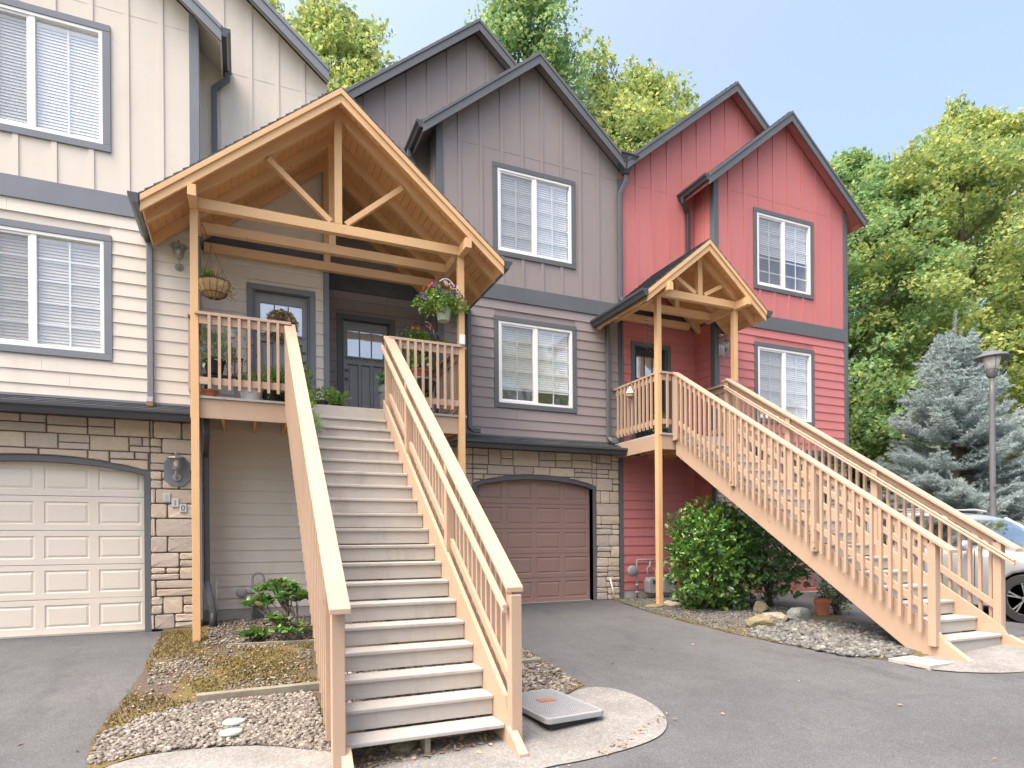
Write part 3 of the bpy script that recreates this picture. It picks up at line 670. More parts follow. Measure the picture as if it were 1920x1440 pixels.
# ------------------------------------------------------------------ townhouses
ZR = 10.73; SL = .82; ZB = 9.97   # main ridge, slope, bay ridge (all at roof surface)
def townhouse(name, X0, W, e, Yb, mirror, body, trim, gmat, label, battu, grey_off=0, zs=2.08, rise=.14, up_blind='blind', low_blind='blind', doorx=None, dmat='door', low_mod=None, lantern=None, nmark=False):
    sgn = -1 if mirror else 1
    X = lambda x: X0 + sgn * x
    root = thing(name, (X(W / 2), Yb, 0), label, 'townhouse')
    Yr = Yb + .6; bc = (e + W) / 2; mc = W / 2
    def front(Y): return Frame((X0, Y), (sgn, 0), (0, -1))
    FB, FR = front(Yb), front(Yr)
    FS = Frame((X(e), Yb), (0, 1), (-sgn, 0))          # bay return wall, u = depth
    FE = Frame((X(W), Yb), (0, 1), (sgn, 0))           # outer end wall
    wc = bc; hwW = .84
    wins = [(wc - hwW, wc + hwW, 3.551, 5.194), (wc - hwW, wc + hwW, 6.28, 7.94)]
    hole = [(w[0] + .02, w[1] - .02, w[2] + .02, w[3] - .02) for w in wins]
    dx0, dx1 = doorx if doorx else (.4, 1.3); dz = (3.03, 5.07)
    rb = lambda x: ZB - .10 - SL * abs(x - bc); rm = lambda x: ZR - .10 - SL * abs(x - mc)
    lap = MB(); laps(lap, FB, e + .09, W - .005, 2.98, WZ[0], hole); laps(lap, FR, .0 if not mirror else .0, e - .0, .17, WZ[0], [(dx0 + .02, dx1 - .02, dz[0] - .02, dz[1] - .02)])
    laps(lap, FS, .09, .6, .17, WZ[0], [])
    if body == 'red': laps(lap, FE, .0, 10, .17, WZ[0], [])
    lap.build('lap_siding', M[body + '_lap'], root)
    sh = MB(); sheath(sh, FB, e, W, 2.7, lambda x: WZ[1], [hole[0]]); sheath(sh, FR, 0, e, 0, lambda x: WZ[1], [(dx0 + .05, dx1 - .05, dz[0], dz[1] - .05)])
    sheath(sh, FS, .0, .6, 0, lambda x: WZ[1], [], d0=-.1)
    sh.build('wall', M[body + '_board'], root)
    bd = MB()
    sheath(bd, FB, e, W, WZ[1], rb, [hole[1]], [bc], d1=.006)
    # recessed gable wall above the entry (runs behind the bay up to the bay ridge)
    sheath(bd, FR, 0.0, bc, WZ[1], rm, [], [mc], d1=.006)
    sheath(bd, FS, .0, .6, WZ[1], lambda x: rb(e) - .02, [], d1=.006)
    nb = [bc - battu + .4 * k for k in range(-1, 10)]
    battens(bd, FB, [u for u in nb if e + .12 < u < W - .12], WZ[1], rb, [(h[0] - .02, h[1] + .02, h[2] - .02, h[3] + .02) for h in hole[1:]])
    battens(bd, FR, [.0 + .38 * k + .36 for k in range(12) if .36 + .38 * k < bc - .1], WZ[1], rm, [])
    battens(bd, FS, [.3], WZ[1], lambda x: rb(e) - .02, [])
    bd.build('board_siding', M[body + '_board'], root)
    if body == 'red':
        en = MB(); sheath(en, FE, 0, 10, WZ[1], lambda x: ZR - .1 - SL * (W - mc), [], d1=.006); battens(en, FE, [.4 * k + .3 for k in range(24)], WZ[1], lambda x: ZR - .1 - SL * (W - mc), [])
        en.build('end_wall', M[body + '_board'], root)
    # flashing seam
    sm = MB()
    for F, a, b, rf, hs in ((FB, e, W, rb, hole[1:]), (FR, 0, min(e + .9, bc), rm, [])):
        for p, q in split(a, b, [h[0] for h in hs] + [h[1] for h in hs]):
            if any(h[0] <= p + .01 and h[1] >= q - .01 and h[2] < 8.17 < h[3] for h in hs): continue
            if F is FB:
                lo = max(p, bc - (ZB - .14 - 8.17) / SL); hi = min(q, bc + (ZB - .14 - 8.17) / SL)
            else: lo, hi = p, q
            if hi > lo: cell(sm, F, [(lo, 8.166), (hi, 8.166), (hi, 8.174), (lo, 8.174)], .004, .009)
    sm.build('siding_joint', M[body + '_board'], root)
    # bands and corner boards
    tb = MB(); cell(tb, FB, [(e, WZ[0]), (W, WZ[0]), (W, WZ[1]), (e, WZ[1])], -.01, .034)
    cb = .09
    for z0, z1 in ((2.98, WZ[0] - .001), (WZ[1] + .001, rb(e + cb) - .0)): cell(tb, FB, [(e - .0, z0), (e + cb, z0), (e + cb, z1), (e, z1 - (.07 if z1 > 6 else 0))], -.01, .030)
    for z0, z1 in ((.1, WZ[0] - .001), (WZ[1] + .001, rb(e) - .05)): cell(tb, FS, [(-.031, z0), (cb, z0), (cb, z1), (-.031, z1)], -.01, .030)
    cell(tb, FS, [(-.034, WZ[0]), (.6, WZ[0]), (.6, WZ[1]), (-.034, WZ[1])], -.01, .034)
    if body == 'red':
        for z0, z1 in ((2.98, WZ[0] - .001), (WZ[1] + .001, rb(W - cb) - .06)): cell(tb, FB, [(W - cb, z0), (W + .0, z0), (W, z1), (W - cb, z1)], -.01, .030)
        cell(tb, FE, [(-.03, .1), (cb, .1), (cb, 8.1), (-.03, 8.1)], -.01, .030)
    tb.build('corner_board', trim, root, bevel=.003)
    rd = MB(); cell(rd, FR, [(0.05, WZ[0] - .02), (e - .005, WZ[0] - .02), (e - .005, WZ[1] - .02), (0.05, WZ[1] - .02)], -.01, .036); rd.build('entry_header', M['rough_dark'], root, bevel=.004)
    fd = MB(); sheath(fd, FR, 0, e, -.5, lambda x: .17, [], d1=.006, d0=-.2); sheath(fd, FS, -.02, .6, -.5, lambda x: .17, [], d1=.006)
    fd.build('foundation', M['concrete'], root)
    # windows, doors
    for i, w in enumerate(wins):
        bt = (low_blind if i == 0 else up_blind)
        window(root, FB, w[0], w[1], w[2], w[3], trim, bt, rows=1 if (body == 'cream' and i == 1) else 5, blinds_to=.42 if (body == 'red' and i == 1) else (.12 if body == 'grey' and i == 0 else 0))
    entry_door(root, FR, dx0, dx1, dz[0], dz[1], M[dmat], trim)
    g_hw = 1.185; gz = zs
    garage_door(root, front(Yb + .03), bc + grey_off, g_hw, 0, gz, rise, gmat, M['trim_dark'])
    stone_wall(root, FB, e + .01, W - .01 if body == 'red' else W - (.09 if body == 'grey' else 0), .0, 2.80, bc + grey_off, g_hw, gz, rise)
    if body == 'grey':
        q = MB(); cell(q, FB, [(W - .09, -.02), (W, -.02), (W, 2.80), (W - .09, 2.80)], -.15, .045); q.build('stone_edge_board', M['trim_dark'], root)
    # stone on the bay return
    ts = MB(); ts.usec = True
    # skirt roof above garage
    y0, y1 = Yb, Yb - .36; u0, u1 = e - .03, W + (.1 if body != 'cream' else 0)
    sk = MB(); P = X(u0) if sgn > 0 else X(u1); Wd = abs(u1 - u0)
    drop = .13; Ls = math.hypot(.36, drop); S = Vector((0, .36, drop)).normalized(); Nn = Vector((0, -drop, .36)).normalized()
    shingle_slope(sk, (P, y1, 2.87), (1, 0, 0), S, Nn, Wd, Ls, ex=.12)
    sk.build('skirt_roof', M['shingle'], root)
    fl = MB(); fl.box(P, P + Wd, Yb - .022, Yb - .003, 2.95, 3.05); fl.build('flashing', M['trim_cream'] if body == 'cream' else M['trim_dark'], root)
    sf = MB(); sf.box(P + .004, P + Wd - .004, y1 + .01, Yb - .002, 2.80, 2.865); sf.build('skirt_soffit', M['trim_dark'], root)
    gt = MB(); gutter_prof(gt, (P - .01, y1 - .002, 2.875), (P + Wd + .01, y1 - .002, 2.875), (0, -1, 0)); gt.build('gutter', M['gutter'], root)
    # ---------------- main roof
    Yend = 21.0; ov = .22; oe = .32
    # flat shingle helper along slopes; local x -> world
    def slope(mb, xa, xb, za_top, Ya, Yb_, th=.03, ex=.16):
        # eave at xa (low), ridge at xb (high)
        za = za_top - SL * abs(xb - xa); ls = math.hypot(xb - xa, SL * abs(xb - xa))
        Pa = Vector((X(xa), Ya, za)); Pb = Vector((X(xb), Ya, za_top)); S_ = (Pb - Pa).normalized(); U_ = Vector((0, 1, 0)); N_ = Vector((-S_.z * (1 if S_.x > 0 else -1), 0, abs(S_.x))).normalized()
        q = [Pa, Pb, Pb + U_ * (Yb_ - Ya), Pa + U_ * (Yb_ - Ya)]
        dk.hexa([p - N_ * .03 for p in q], q)
        # detailed courses only near the front edge
        shingle_slope(mb, Pa - U_ * .012, U_, S_, N_, min(1.0, Yb_ - Ya), ls, th, ex)
        if Yb_ - Ya > 1.0:
            mb.cur = (.088, .09, .096); q2 = [p + U_ * 1.0 for p in (Pa, Pb)] + [Pb + U_ * (Yb_ - Ya), Pa + U_ * (Yb_ - Ya)]; mb.hexa(q2, [p + N_ * .02 for p in q2])
    rf = MB(); dk = MB()
    fo = ov
    eL = 0.0 if not (False) else 0
    slope(rf, 0.0, mc, ZR, Yr - fo, Yend)
    slope(rf, W + (oe if body != 'grey' else -.02), bc, ZB, Yb - fo, Yend)
    slope(rf, bc, mc, ZR, Yr - fo, Yend)
    slope(rf, e - oe, bc, ZB, Yb - fo, Yr + .8)
    rf.build('roof', M['shingle'], root)
    dk.build('roof_deck', M[body + '_board'] if body == 'red' else M['trim_dark'], root)
    # barge boards (fascia): lower wide board + upper narrow board
    fc = MB()
    def barge(xa, xb, zb, Y, w=.20):
        za = zb - SL * abs(xb - xa)
        for (o0, o1, t0, t1) in ((-w, -.052, 0, .035), (-.05, .012, -.014, .035)):
            a = [(X(xa), Y + t0, za + o0), (X(xb), Y + t0, zb + o0), (X(xb), Y + t0, zb + o1), (X(xa), Y + t0, za + o1)]
            fc.hexa(a, [(p[0], Y + t1, p[2]) for p in a])
    yb_, yr_ = Yb - fo - .036, Yr - fo - .036
    barge(e - oe, bc, ZB, yb_); barge(W + (oe if body != 'grey' else -.03), bc, ZB, yb_)
    barge(.0, mc, ZR, yr_); barge(bc, mc, ZR, yr_)
    fc.build('barge_board', trim if body == 'cream' else M['trim_dark'], root, bevel=.003)
    so = MB()
    for xa, xb, zt, Ya, Yz in ((e - oe, bc, ZB, Yb - fo, Yb - .006), (W + (oe if body != 'grey' else -.02), bc, ZB, Yb - fo, Yb - .006), (0, mc, ZR, Yr - fo, Yr - .006), (bc, mc, ZR, Yr - fo, Yr - .006), (e - oe, e + .02, ZB - SL * (bc - e - .02), Yb, Yr + .0)):
        za = zt - SL * abs(xb - xa); q = [(X(xa), Ya, za - .05), (X(xb), Ya, zt - .05), (X(xb), Yz, zt - .05), (X(xa), Yz, za - .05)]
        so.hexa(q, [(p[0], p[1], p[2] - .015) for p in q])
    so.build('soffit', M[body + '_board'], root)
    zc = ZB - SL * (bc - e + oe)
    g2 = MB(); gutter_prof(g2, (X(e - oe), Yb - fo - .03, zc - .005), (X(e - oe), Yr - .01, zc - .005), (-sgn, 0, 0))
    ef = MB(); ef.box(min(X(e - oe), X(e - oe) + sgn * .02), max(X(e - oe), X(e - oe) + sgn * .02), Yb - fo, Yr - .01, zc - .17, zc - .02); ef.build('eave_fascia', M[body + '_board'], root)
    if body != 'grey':
        zz = ZB - SL * (W + oe - bc); gutter_prof(g2, (X(W + oe), Yb - fo - .03, zz - .005), (X(W + oe), 20, zz - .005), (sgn, 0, 0))
        ef = MB(); ef.box(min(X(W + oe), X(W + oe) - sgn * .02), max(X(W + oe), X(W + oe) - sgn * .02), Yb - fo, 20, zz - .17, zz - .02); ef.build('eave_fascia', M[body + '_board'], root)
        ef = MB(); q = [(X(W + oe - .02), Yb - fo, zz - .05), (X(W), Yb - fo, zz - .05 + SL * (oe - .02)), (X(W), 20, zz - .05 + SL * (oe - .02)), (X(W + oe - .02), 20, zz - .05)]; ef.hexa(q, [(p[0], p[1], p[2] - .015) for p in q]); ef.build('soffit', M[body + '_board'], root)
    g2.build('eave_gutter', M['gutter'], root)
    d = MB(); xg = e - oe - .06; yw = Yr - .07
    downspout(d, [(X(xg), Yr - .13, zc - .11), (X(xg), Yr - .13, zc - .22), (X(e - oe + .12), yw, zc - .36), (X(e - oe + .12), yw, 6.0 if body != 'grey' else 6.2)])
    d.build('downspout', M['trim_dark'] if body != 'red' else M['gutter'], root, bevel=.01)
    # closing back and party walls
    bw = MB(); bw.box(min(X(0), X(W)) + .01, max(X(0), X(W)) - .01, 20.5, 20.6, -.3, 8.3); bw.build('back_wall', M[body + '_board'], root)
    pw = MB()
    if body == 'cream': pw.box(X(W) + .0, X(W) + .1, Yb, 20.5, -.3, 8.1)
    if body == 'red': pw.box(X(W) - .12, X(W) - .001, Yb + .15, 20.5, -.3, 8.2)
    if pw.v: pw.build('side_wall', M[body + '_board'], root)
    fl2 = MB(); fl2.box(min(X(0), X(W)) + .02, max(X(0), X(W)) - .02, Yr + .15, 20.4, 8.2, 8.25); fl2.build('attic_floor', M['interior'], root)
    return root, FB, FR, X

cream, cFB, cFR, cX = townhouse('townhouse', 1.27, 5.51, 1.81, 9.60, True, 'cream', M['trim_cream'], M['garage_cream'], 'cream townhouse with slate trim and a pale garage door, leftmost of the row', 1.42, 0, 2.07, .14, 'blind', 'blind_tan', (.20, 1.19), 'door')
greyh, gFB, gFR, gX = townhouse('townhouse', 1.27, 5.57, 1.86, 10.374, False, 'grey', M['trim_dark'], M['garage_brown'], 'taupe grey townhouse with a brown garage door, between the cream and red houses', 1.46, 0, 2.13, .15, 'blind', 'blind', (.23, 1.23), 'door')
redh, rFB, rFR, rX = townhouse('townhouse', 6.84, 5.47, 1.78, 9.754, False, 'red', M['trim_dark'], M['garage_red'], 'red townhouse at the right end of the row beside the trees', 1.47, 0, 2.10, .15, 'blind', 'blind', (.20, 1.155), 'black_door')
# party-line trim board of the cream house beside the grey entry
pt = MB(); pt.box(1.19, 1.275, 10.155, 10.20, .1, 8.2); pt.box(1.235, 1.275, 10.2, 10.97, .1, 8.4); pt.build('party_trim', M['trim_cream'], cream)
pt = MB(); pt.box(6.76, 6.845, 10.335, 10.374, 3.0, 8.2); pt.box(6.805, 6.845, 10.30, 10.335, 2.9, 8.2); pt.build('party_trim', M['trim_dark'], greyh)
# conductor head and its downspout at the valley
ch = MB(); a = [(6.72, 10.08, 8.55), (7.06, 10.08, 8.55), (7.06, 10.30, 8.55), (6.72, 10.30, 8.55)]; b = [(6.80, 10.16, 8.24), (6.92, 10.16, 8.24), (6.92, 10.28, 8.24), (6.80, 10.28, 8.24)]
ch.hexa(b, a); ch.box(6.70, 7.08, 10.06, 10.32, 8.55, 8.575); ch.build('conductor_head', M['gutter'], greyh)
d = MB(); downspout(d, [(6.87, 10.22, 8.25), (6.87, 10.22, 8.12), (6.76, 10.27, 7.85), (6.76, 10.27, 5.85), (6.84, 10.22, 5.66)]); d.build('downspout', M['trim_dark'], greyh, bevel=.01)
# lower downspouts
d = MB(); downspout(d, [(-1.115, 9.55, 5.30), (-1.115, 9.55, 3.10), (-1.115, 9.47, 3.02)]); d.build('downspout', M['trim_cream'], cream, bevel=.01)
d = MB(); d.box(-1.155, -1.075, 9.44, 9.49, 2.975, 3.02); d.build('downspout_outlet', M['rust'], cream)
d = MB(); downspout(d, [(3.66, 10.31, 5.18), (3.66, 10.31, 3.16), (3.70, 10.22, 3.08), (3.80, 10.18, 3.07)]); d.build('downspout', M['trim_dark'], greyh, bevel=.01)
d = MB(); downspout(d, [(6.50, 10.31, 5.30), (6.50, 10.31, 3.12), (6.53, 10.24, 3.05), (6.60, 10.22, 3.04)]); d.build('downspout', M['trim_dark'], greyh, bevel=.01)
d = MB(); downspout(d, [(-.43, 9.20, 2.80), (-.43, 9.20, 2.62), (-.46, 9.66, 2.36), (-.46, 9.66, .62), (-.40, 9.58, .30), (-.38, 9.56, .16)]); d.build('downspout', M['gutter'], cream, bevel=.01)
d = MB(); d.lathe([(.05, -.1), (.05, .2), (.042, .2)], (-.38, 9.56, 0), 14); d.build('drain_pipe', M['iron'], cream, smooth=True)
# lanterns
b = MB(); P8 = [(-.075, -.19), (.075, -.19), (.155, -.11), (.155, .13), (.075, .21), (-.075, .21), (-.155, .13), (-.155, -.11)]
cell(b, cFB, [(1.27 + .81 + p, 2.12 + q) for p, q in P8], .0, .052); lp = b.build('lantern_plate', M['trim_cream'], cream, bevel=.004)
fl_ = Frame((1.27, 9.55), (-1, 0), (0, -1)); wall_lantern(cream, fl_, 2.08, 2.22)
wall_lantern(cream, cFB, 1.27 + .765, 5.08)
wall_lantern(greyh, gFB, 1.86 + .32, 4.98)
wall_lantern(redh, rFB, 1.78 + .20, 4.98)
# house number tiles 8 1 0
def ring(mb, F, cx, cz, rx, rz, d, w=.006):
    n = 20
    for i in range(n):
        t0, t1 = math.tau * i / n, math.tau * (i + 1) / n
        cell(mb, F, [(cx + (rx - w) * math.cos(t0), cz + (rz - w) * math.sin(t0)), (cx + rx * math.cos(t0), cz + rz * math.sin(t0)), (cx + rx * math.cos(t1), cz + rz * math.sin(t1)), (cx + (rx - w) * math.cos(t1), cz + (rz - w) * math.sin(t1))], d, d + .004)
for i, (u, z) in enumerate(((2.205, 1.775), (2.105, 1.705), (2.01, 1.635))):
    t = MB(); cell(t, cFB, [(u - .043, z - .058), (u + .043, z - .058), (u + .043, z + .058), (u - .043, z + .058)], .0, .056); o = t.build('number_tile', M['tile'], cream, bevel=.003)
    g_ = MB()
    if i == 0: ring(g_, cFB, u, z + .019, .017, .018, .057); ring(g_, cFB, u, z - .019, .020, .021, .057)
    elif i == 1: cell(g_, cFB, [(u - .004, z - .036), (u + .004, z - .036), (u + .004, z + .036), (u - .004, z + .036)], .057, .061)
    else: ring(g_, cFB, u, z, .024, .036, .057, .009)
    g_.build('digit', M['digit'] if i else M['digit_pale'], o)

# ------------------------------------------------------------------ porch canopies
def canopy(label, Xc, hw, yf, zp, posts, post_y, trusses, strips, gy, diag=True, king_d=.09):
    root = thing('porch_canopy', (Xc, post_y, 0), label, 'canopy')
    th = math.atan(SL); zt = lambda x: zp - SL * abs(x - Xc)
    rf = MB(); so = MB()
    for xa, xb, yb in strips:       # xa = lower x, xb = upper x
        lo, hi = (xa, xb) if zt(xa) < zt(xb) else (xb, xa)
        Pa, Pb = Vector((lo, yf - .02, zt(lo))), Vector((hi, yf - .02, zt(hi))); S_ = (Pb - Pa).normalized(); N_ = Vector((-S_.z if S_.x > 0 else S_.z, 0, abs(S_.x))).normalized()
        shingle_slope(rf, Pa - S_ * (.04 if abs(abs(lo - Xc) - hw) < .01 else 0), (0, 1, 0), S_, N_, yb - yf + .02, (Pb - Pa).length + (.04 if abs(abs(lo - Xc) - hw) < .01 else 0), .03, .13)
        n = max(1, round((Pb - Pa).length / .112)); L = (Pb - Pa).length / n
        for k in range(n):
            a = Pa + S_ * (k * L + .003) - N_ * .001; b = Pa + S_ * ((k + 1) * L - .003) - N_ * .001
            y2 = yb - .002; q = [Vector((a.x, yf + .02, a.z)), Vector((b.x, yf + .02, b.z)), Vector((b.x, y2, b.z)), Vector((a.x, y2, a.z))]
            so.hexa([p - N_ * .02 for p in q], q)
    rf.build('canopy_roof', M['shingle'], root); so.build('soffit_planks', M['wood_soffit'], root)
    fa = MB()
    for s in (-1, 1):
        xe = Xc + s * hw; zl = zt(xe)
        for (o0, o1, y0, y1) in ((-.185, -.015, yf, yf + .038), (-.075, .0, yf - .022, yf - .001)):
            q = [(xe, y0, zl + o0), (Xc, y0, zp + o0), (Xc, y0, zp + o1), (xe, y0, zl + o1)]; fa.hexa(q, [(p[0], y1, p[2]) for p in q])
    fa.build('fascia', M['wood'], root, bevel=.003)
    for Y in trusses:
        for s in (-1, 1):
            r = MB(); xe = Xc + s * (hw - .015); zl = zt(xe) - .03; zt_ = zt(Xc) - .03
            q = [(xe, Y - .045, zl - .155), (Xc + s * .001, Y - .045, zt_ - .155), (Xc + s * .001, Y - .045, zt_), (xe, Y - .045, zl)]; r.hexa(q, [(p[0], Y + .045, p[2]) for p in q]); r.build('rafter', M['wood'], root, bevel=.003)
        c = MB(); c.box(posts[0] - .0, posts[1] + .0, Y - .05, Y + .04, 5.40, 5.53); c.build('cross_beam', M['wood'], root, bevel=.004)
        k = MB(); k.box(Xc - .05, Xc + .05, Y - .049, Y + .039, 5.531, zt(Xc) - .17); k.build('king_post', M['wood'], root, bevel=.004)
    Y = trusses[0]
    dw = .09
    for s in (-1, 1):
        dx = hw * .385; x1 = Xc + s * dx; x0 = Xc + s * .10; q0 = (x0, Y, 5.55); q1 = (x1, Y, zt(x1) - .22)
        k = MB(); k.beam(q0, q1, dw * .8, .085, (0, 1, 0)); k.build('strut', M['wood'], root, bevel=.003)
        px = posts[0] - .05 if s < 0 else posts[1] + .05
        b = MB(); yb = strips[0][2] if s < 0 else strips[-1][2]
        yb = gy[0] if s < 0 else gy[1]
        b.box(px - .048, px + .048, post_y - .38, yb, 5.375, 5.515); b.build('side_beam', M['wood'], root, bevel=.004)
        gz = hgt(px, post_y) - .05
        p = MB(); p.box(px - .046, px + .046, post_y - .046, post_y + .046, gz, 5.374); p.build('post', M['wood'], root, bevel=.004)
        g = MB(); xe = Xc + s * (hw + .01); gutter_prof(g, (xe, yf - .03, zt(xe) + .02), (xe, gy[0] if s < 0 else gy[1], zt(xe) + .02), (s, 0, 0)); g.build('gutter', M['gutter'], root)
        ef = MB(); x2 = Xc + s * (hw - .012); ef.box(min(x2, x2 - s * .02), max(x2, x2 - s * .02), yf + .04, (gy[0] if s < 0 else gy[1]) - .01, zt(x2) - .16, zt(x2) - .015); ef.build('eave_board', M['wood'], root)
    return root
cw_ = canopy('wide timber porch canopy spanning the cream and grey front doors', 1.24, 2.33, 8.5, 7.185, (-.49, 2.96), 8.845, (8.85, 9.5, 10.12), [(-1.09, -.545, 9.60), (-.545, 1.24, 10.205), (1.24, 3.12, 10.975), (3.12, 3.57, 10.378)], (9.56, 10.33))
r_ = MB(); q_ = [(3.11, 10.86, 7.185 - .82 * 1.87 - .185), (1.29, 10.86, 7.185 - .82 * .05 - .185), (1.29, 10.86, 7.185 - .82 * .05 - .03), (3.11, 10.86, 7.185 - .82 * 1.87 - .03)]
r_.hexa(q_, [(p[0], 10.95, p[2]) for p in q_]); r_.build('rafter', M['wood'], cw_, bevel=.003)
canopy('narrow timber porch canopy over the red house door', 7.55, 1.31, 8.66, 6.405, (6.72, 8.34), 8.975, (8.95, 9.6, 10.2), [(6.24, 6.84, 10.378), (6.84, 7.55, 10.345), (7.55, 8.60, 10.345), (8.60, 8.86, 9.76)], (10.33, 9.71))

# ------------------------------------------------------------------ stairs
def rail_run(root, xf, y0, z0, y1, z1, side, cap_w=.14, posts=(), nbal=None, inner=None, stringer=True, low=.80):
    """sloped railing in a plane X = xf between (y0,z0) and (y1,z1) (cap top heights). side = outward x sign"""
    s = (z1 - z0) / (y1 - y0); zz = lambda y: z0 + s * (y - y0)
    cx = xf
    c = MB(); q = [(cx - cap_w / 2, y0, zz(y0) - .038), (cx + cap_w / 2, y0, zz(y0) - .038), (cx + cap_w / 2, y0, zz(y0)), (cx - cap_w / 2, y0, zz(y0))]
    c.hexa(q, [(p[0], y1, p[2] + s * (y1 - y0)) for p in q]); c.build('cap_rail', M['stair_wood'], root, bevel=.004)
    def board(name, x0, x1, ya, yb, top, bot, ends=0):
        b = MB(); q = [(x0, ya, zz(ya) - bot), (x1, ya, zz(ya) - bot), (x1, ya, zz(ya) - top), (x0, ya, zz(ya) - top)]
        r = [(x0, yb, zz(yb) - bot), (x1, yb, zz(yb) - bot), (x1, yb, zz(yb) - top), (x0, yb, zz(yb) - top)]
        b.hexa(q, r); return b.build(name, M['stair_wood'], root, bevel=.003)
    xo = xf + side * .033; xi = xo - side * .036
    a, b_ = min(xo, xi), max(xo, xi)
    ys_ = (posts[0] + .045) if posts else y0 + .1
    board('upper_rail', a, b_, ys_, y1, .040, .040 + .105)
    board('lower_rail', a, b_, ys_, y1, low, low + .09)
    n = nbal or int((y1 - ys_) / .118); bx0, bx1 = (xo + .001, xo + .036) if side > 0 else (xo - .036, xo - .001)
    for i in range(n):
        y = ys_ + .01 + (y1 - ys_ - .05) * (i + .5) / n
        m = MB(); yb, yt = y - .0175, y + .0175
        q = [(bx0, yb, zz(y) - 1.13), (bx1, yb, zz(y) - 1.13), (bx1, yt, zz(y) - 1.13), (bx0, yt, zz(y) - 1.13)]
        m.hexa(q, [(p[0], p[1], zz(p[1]) - .039) for p in q]); m.build('baluster', M['stair_wood'], root)
    for y in posts:
        p = MB(); p.box(xf - .044, xf + .044, y - .044, y + .044, zz(y) - 1.20, zz(y - .044) - .039); p.build('newel_post', M['stair_wood'], root, bevel=.004)
    if inner is not None:
        hx = xf - side * .085
        h = MB(); pr = [(-.020, -.065), (.020, -.065), (.020, -.045), (.012, -.030), (.024, -.012), (.016, 0), (-.016, 0), (-.024, -.012), (-.012, -.030), (-.020, -.045)]
        ya, yb = y0 + .0, y1 - .0; n_ = len(pr)
        vs = [(hx + p, y, zz(y) - inner + q) for y in (ya, yb) for p, q in pr]
        h.add(vs, [tuple(range(n_)), tuple(range(n_, 2 * n_))] + [(i, (i + 1) % n_, (i + 1) % n_ + n_, i + n_) for i in range(n_)]); h.build('handrail', M['stair_wood'], root, bevel=.002)

def staircase(label, xl, xr, y0, z0, run, rise, n, deck, deckz, yfd, railL, railR, capend, posts_y, cap_top, sx):
    root = thing('porch_staircase', ((xl + xr) / 2, y0, z0 - rise), label, 'staircase')
    s = rise / run; skirt = .10 if sx else .215
    fr_ = MB(); fr_.box(xl + .002, xr - .002, yfd - .020, yfd - .003, deckz - .17, deckz - .031); fr_.build('riser', M['tread'], root)
    for k in range(n):
        y, z = y0 + k * run, z0 + k * rise
        if k < n - 1 or True:
            t = MB(); t.box(xl, xr, y - .0, y + run + .018, z - .034, z); t.build('tread', M['tread'], root, bevel=.008)
        if k > 0 or sx:
            r = MB(); hh = rise - .034 - .016 if k > 0 else .17
            r.box(xl + .002, xr - .002, y + .022, y + .042, z - .036 - hh, z - .036); r.build('riser', M['tread'], root, bevel=.003)
    ytop = y0 + n * run
    for i, x in enumerate((xl - .040, xr + .001, (xl + xr) / 2 - .02)):
        st = MB(); zb = lambda y: z0 + s * (y - y0); g = hgt(x, y0)
        if i < 2:
            poly = [(y0 - .05, g - .02), (y0 + .28, g - .02), (ytop, zb(ytop) - .36), (ytop, zb(ytop) + skirt - .06), (y0 + .02, zb(y0) + skirt), (y0 - .05, zb(y0) - .02)]
            st.prism(poly, 'x', x, x + .039)
            st.build('stringer', M['stair_wood'], root, bevel=.004)
            ft = MB(); ft.prism([(y0 - .052, g - .02), (y0 - .052, zb(y0) + .0), (y0 - .30, g + .012), (y0 - .30, g - .02)], 'x', x - .012, x + .062); ft.build('stringer_foot', M['stair_wood'], root, bevel=.003)
        else:
            poly = [(y0 + .06, g - .02), (y0 + .3, g - .02), (ytop, zb(ytop) - .42), (ytop, zb(ytop) - .24), (y0 + run + .06, zb(y0) - .10), (y0 + run, zb(y0) - .036), (y0 + .06, zb(y0) - .036)]
            st.prism(poly, 'x', x, x + .04); st.build('stringer', M['timber'], root)
    # landing
    x0, x1, ya, yb_list = deck
    for (a, b, yb) in yb_list:
        nb = max(1, int((b - a) / .14)); 
        dd = MB()
        yy = yfd - .02
        while yy < yb - .02:
            dd.box(a, b, yy, min(yy + .136, yb), deckz - .03, deckz); yy += .14
        dd.build('deck_boards', M['tread'], root)
    rm = MB(); rm.box(x0, x1, yfd + .004, yfd + .04, deckz - .28, deckz - .031); rm.box(x0, x0 + .04, yfd + .041, yb_list[0][2], deckz - .28, deckz - .031); rm.box(x1 - .04, x1, yfd + .041, yb_list[-1][2], deckz - .28, deckz - .031)
    rm.build('rim_joist', M['stair_wood'], root, bevel=.003)
    x = x0 + .35
    while x < x1 - .1:
        yb = [q[2] for q in yb_list if q[0] <= x <= q[1]][0] if [q for q in yb_list if q[0] <= x <= q[1]] else yb_list[0][2]
        j = MB(); j.box(x, x + .038, yfd + .041, yb, deckz - .24, deckz - .031); j.build('joist', M['wood_soffit'], root); x += .40
    # sloped rails
    ct = lambda y: cap_top[1] - s * (cap_top[0] - y)
    nb = int((cap_top[0] - capend[0]) / .118)
    rail_run(root, railL, capend[0], ct(capend[0]), cap_top[0], cap_top[1], -1, posts=posts_y)
    rail_run(root, railR, capend[1], ct(capend[1]), cap_top[0], cap_top[1], 1, posts=posts_y, inner=.13)
    return root
